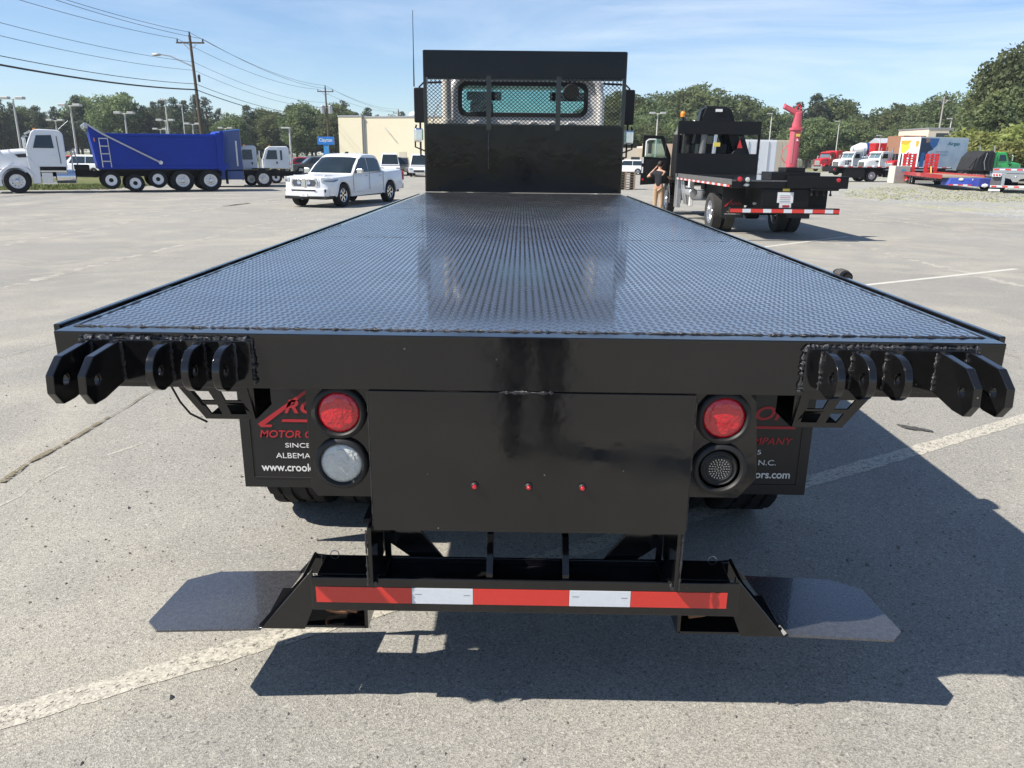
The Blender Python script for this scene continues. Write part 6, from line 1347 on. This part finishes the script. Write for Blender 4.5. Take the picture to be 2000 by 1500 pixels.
def tree(kind, x, y, H, label, group, wide=1.0):
    p = PROTO[kind][tr_r.randrange(len(PROTO[kind]))]; s_ = H / p[3]
    R = thing(NAMES[kind], label, 'tree' if kind != 'lime' else 'bush', (x, y, 0), tr_r.uniform(0, 6.28), group); R.scale = (s_ * wide, s_ * wide, s_)
    t = put('trunk', p[0], R); put('limbs', p[1], t); put('crown', p[2], R); return R
def top_of(prof, u):
    for (a, va), (b, vb) in zip(prof, prof[1:]):
        if a <= u <= b: return va + (vb - va) * (u - a) / (b - a)
    return prof[-1][1]
LM = [(-999, 'behind the dump truck hood'), (60, 'behind the dump truck cab'), (160, 'above the front of the blue tipper body'), (300, 'above the rear of the blue tipper body'), (380, 'beside the street lamp utility pole'), (440, 'behind the blue tractor'), (510, 'behind the small white cabovers'), (580, 'beside the blue pylon sign'), (655, 'behind the cream store building'), (900, 'behind the flatbed mirror'), (1240, 'above the open crane truck door'), (1320, 'behind the crane truck headboard'), (1490, 'between crane truck and mast'), (1570, 'beside the red mast'), (1610, 'behind the red bonneted truck'), (1660, 'behind the white tow trucks'), (1740, 'behind the rusty tipper'), (1800, 'beside the cream hill building'), (1890, 'behind the green truck'), (1990, 'past the silver carrier tail')]
def near(u): return [n for a, n in LM if a <= u][-1]
KIND = {'pine': 'narrow dark pine', 'oak': 'rounded broadleaf tree'}
# left tree line: skyline heights along the photograph
PL_ = [(-1200, 190), (-120, 195), (20, 192), (75, 205), (120, 212), (155, 190), (215, 183), (245, 192), (280, 195), (310, 188), (350, 183), (400, 198), (440, 222), (480, 214), (520, 200), (560, 212), (580, 200), (620, 208), (670, 206), (700, 218), (760, 225), (800, 228), (860, 232)]
u = -130
while u < 850:
    y = tr_r.uniform(182, 200); v = top_of(PL_, u) + tr_r.uniform(-9, 13); t = gy(u, v, y)
    kd = 'pine' if tr_r.random() < .74 else 'oak'
    tree(kd, t.x, y, t.z, KIND[kd] + ' in the front tree row, ' + near(u), KIND[kd] + 's ' + near(u), 1.0 + .25 * tr_r.random()); u += tr_r.uniform(17, 30)
u = -140
while u < 860:
    y = tr_r.uniform(204, 222); v = top_of(PL_, u) + tr_r.uniform(14, 40); t = gy(u, v, y)
    tree('oak', t.x, y, t.z, 'rounded tree filling the back row of pines, ' + near(u), 'back row trees ' + near(u), 1.5); u += tr_r.uniform(24, 34)
PR_ = [(1190, 182), (1260, 186), (1300, 190), (1330, 182), (1380, 165), (1420, 178), (1450, 192), (1480, 205), (1510, 225), (1545, 208), (1565, 190), (1605, 178), (1630, 190), (1660, 210), (1690, 226), (1720, 205), (1750, 200), (1790, 205), (1820, 192), (1860, 192), (1900, 210), (1960, 200), (2060, 190), (2200, 180), (3600, 195)]
u = 1150
while u < 2150:
    y = tr_r.uniform(176, 198); v = top_of(PR_, u) + tr_r.uniform(-8, 14); t = gy(u, v, y); far = 1540 < u < 1640
    kd = 'pine' if (far and tr_r.random() < .7) else 'oak'
    tree(kd, t.x, y, t.z, KIND[kd] + ' on the yard skyline, ' + near(u), KIND[kd] + 's on the yard skyline ' + near(u), 1.25); u += tr_r.uniform(24, 38)
u = 1160
while u < 2150:
    y = tr_r.uniform(205, 225); v = top_of(PR_, u) + tr_r.uniform(20, 48); t = gy(u, v, y)
    tree('oak', t.x, y, t.z, 'tree in the back row of the yard wood, ' + near(u), 'yard back row trees ' + near(u), 1.5); u += tr_r.uniform(30, 40)
for u, v, y, wd in ((1205, 235, 150, 1.4), (1240, 228, 155, 1.4), (1275, 240, 150, 1.5), (1320, 232, 152, 1.4), (1362, 225, 158, 1.3), (1400, 230, 160, 1.3), (1440, 235, 155, 1.3), (1585, 232, 165, 1.4), (1625, 235, 165, 1.4), (1665, 236, 168, 1.4), (1700, 250, 165, 1.5), (1765, 240, 168, 1.5), (1800, 242, 165, 1.5), (1760, 258, 160, 1.6)):
    t = gy(u, v, y); tree('oak', t.x, y, t.z, 'low tree at the front edge of the wood, ' + near(u), 'low front trees ' + near(u), wd)
# the same wood goes on beyond both edges of the photograph
for u0, u1, pr_, side in ((-900, -150, PL_, 'far past the dump truck, beyond the car lot'), (2170, 3000, PR_, 'far past the silver carrier tail, beyond the yard')):
    u = u0
    while u < u1:
        y = tr_r.uniform(182, 215); t = gy(u, top_of(pr_, u) + tr_r.uniform(-8, 20), y)
        tree('oak' if tr_r.random() < .6 else 'pine', t.x, y, t.z, 'tree in the wood ' + side, 'wood ' + side, 1.5); u += tr_r.uniform(28, 42)
# the big tree mass at the right edge and the yellow-green bushes below it
for u, v, y, wd in ((2005, 92, 92, 1.0), (1965, 140, 96, 1.0), (1935, 185, 100, 1.1), (2050, 80, 96, 1.1), (1990, 170, 88, 1.1), (1945, 225, 95, 1.2), (2090, 110, 90, 1.1)):
    t = gy(u, v, y); tree('oak', t.x, y, t.z, 'tall dense broadleaf tree rising above the green truck', 'tall trees above the green truck', wd)
for u, v, y, wd in ((1895, 250, 88, 1.3), (1935, 258, 84, 1.3), (1975, 248, 82, 1.4), (2010, 238, 80, 1.4), (1912, 265, 82, 1.2), (1955, 272, 80, 1.3), (1990, 268, 78, 1.3)):
    t = gy(u, v, y); tree('lime', t.x, y, t.z, 'yellow green bush behind the green truck', 'bushes behind the green truck', wd)
# grass tufts on the verge and the dry patch
def tufts(name, pts, label, hgt, m, seed):
    r = np.random.default_rng(seed); V = []
    pts = np.array(pts); n = len(pts)
    for k in range(3):
        a = r.uniform(0, 6.28, n); hh = hgt * r.uniform(.5, 1.3, n); b = np.stack([np.cos(a), np.sin(a), np.zeros(n)], 1) * .03; o = r.normal(size=(n, 3)) * np.array([.05, .05, 0])
        base_ = pts + o; V.append(np.stack([base_ - b, base_ + b, base_ + np.stack([r.normal(size=n) * .05, r.normal(size=n) * .05, hh], 1)], 1))
    V = np.concatenate(V).reshape(-1, 3); o = put(name, np_mesh(name, V, np.arange(len(V)).reshape(-1, 3), m, False)); tag(o, label, 'grass', kind='stuff'); return o
GB = mat('grass_blades', (.13, .16, .04), .8, var=.4, vs=.8); GB2 = mat('dry_grass_blades', (.33, .33, .17), .85, var=.35, vs=.5)
nr = np.random.default_rng(8)
pts = []
while len(pts) < 9000:
    x, y = nr.uniform(-60, -21), nr.uniform(24, 46)
    if y > 37.6 + (x + 22.4) * .394 and y < 45 + (x + 22.4) * .394: pts.append((x, y, -.012))
tufts('verge_grass', pts, 'mown green grass strip behind the dump truck', .10, GB, 1)
pts = []
while len(pts) < 2500:
    p = gz(nr.uniform(1640, 2150), nr.uniform(366, 420)); 
    if 36 < p.y < 60 and nr.random() < (p.y / 50) ** 2:
        w_ = gpp; inside = False; j = len(w_) - 1
        for i in range(len(w_)):
            if (w_[i][1] > p.y) != (w_[j][1] > p.y) and p.x < (w_[j][0] - w_[i][0]) * (p.y - w_[i][1]) / (w_[j][1] - w_[i][1]) + w_[i][0]: inside = not inside
            j = i
        if inside: pts.append((p.x, p.y, 0))
tufts('dry_grass', pts, 'patchy dry grass on the edge of the gravel yard', .035, GB2, 2)

# thin summer haze over the whole lot
HZ = bpy.data.materials.new('haze_air'); HZ.use_nodes = True; _t = HZ.node_tree; _t.nodes.clear()
_pv = N('ShaderNodeVolumePrincipled', _t); _pv.inputs['Color'].default_value = (.86, .92, 1, 1); _pv.inputs['Density'].default_value = .00028; _pv.inputs['Anisotropy'].default_value = .2
_o = N('ShaderNodeOutputMaterial', _t); _t.links.new(_pv.outputs[0], _o.inputs['Volume'])
hz = MB().box(-950, 950, -650, 1450, -1.2, 24).build('haze', HZ, None, smooth=0); tag(hz, 'thin pale summer haze over the whole truck lot', 'haze', kind='stuff')
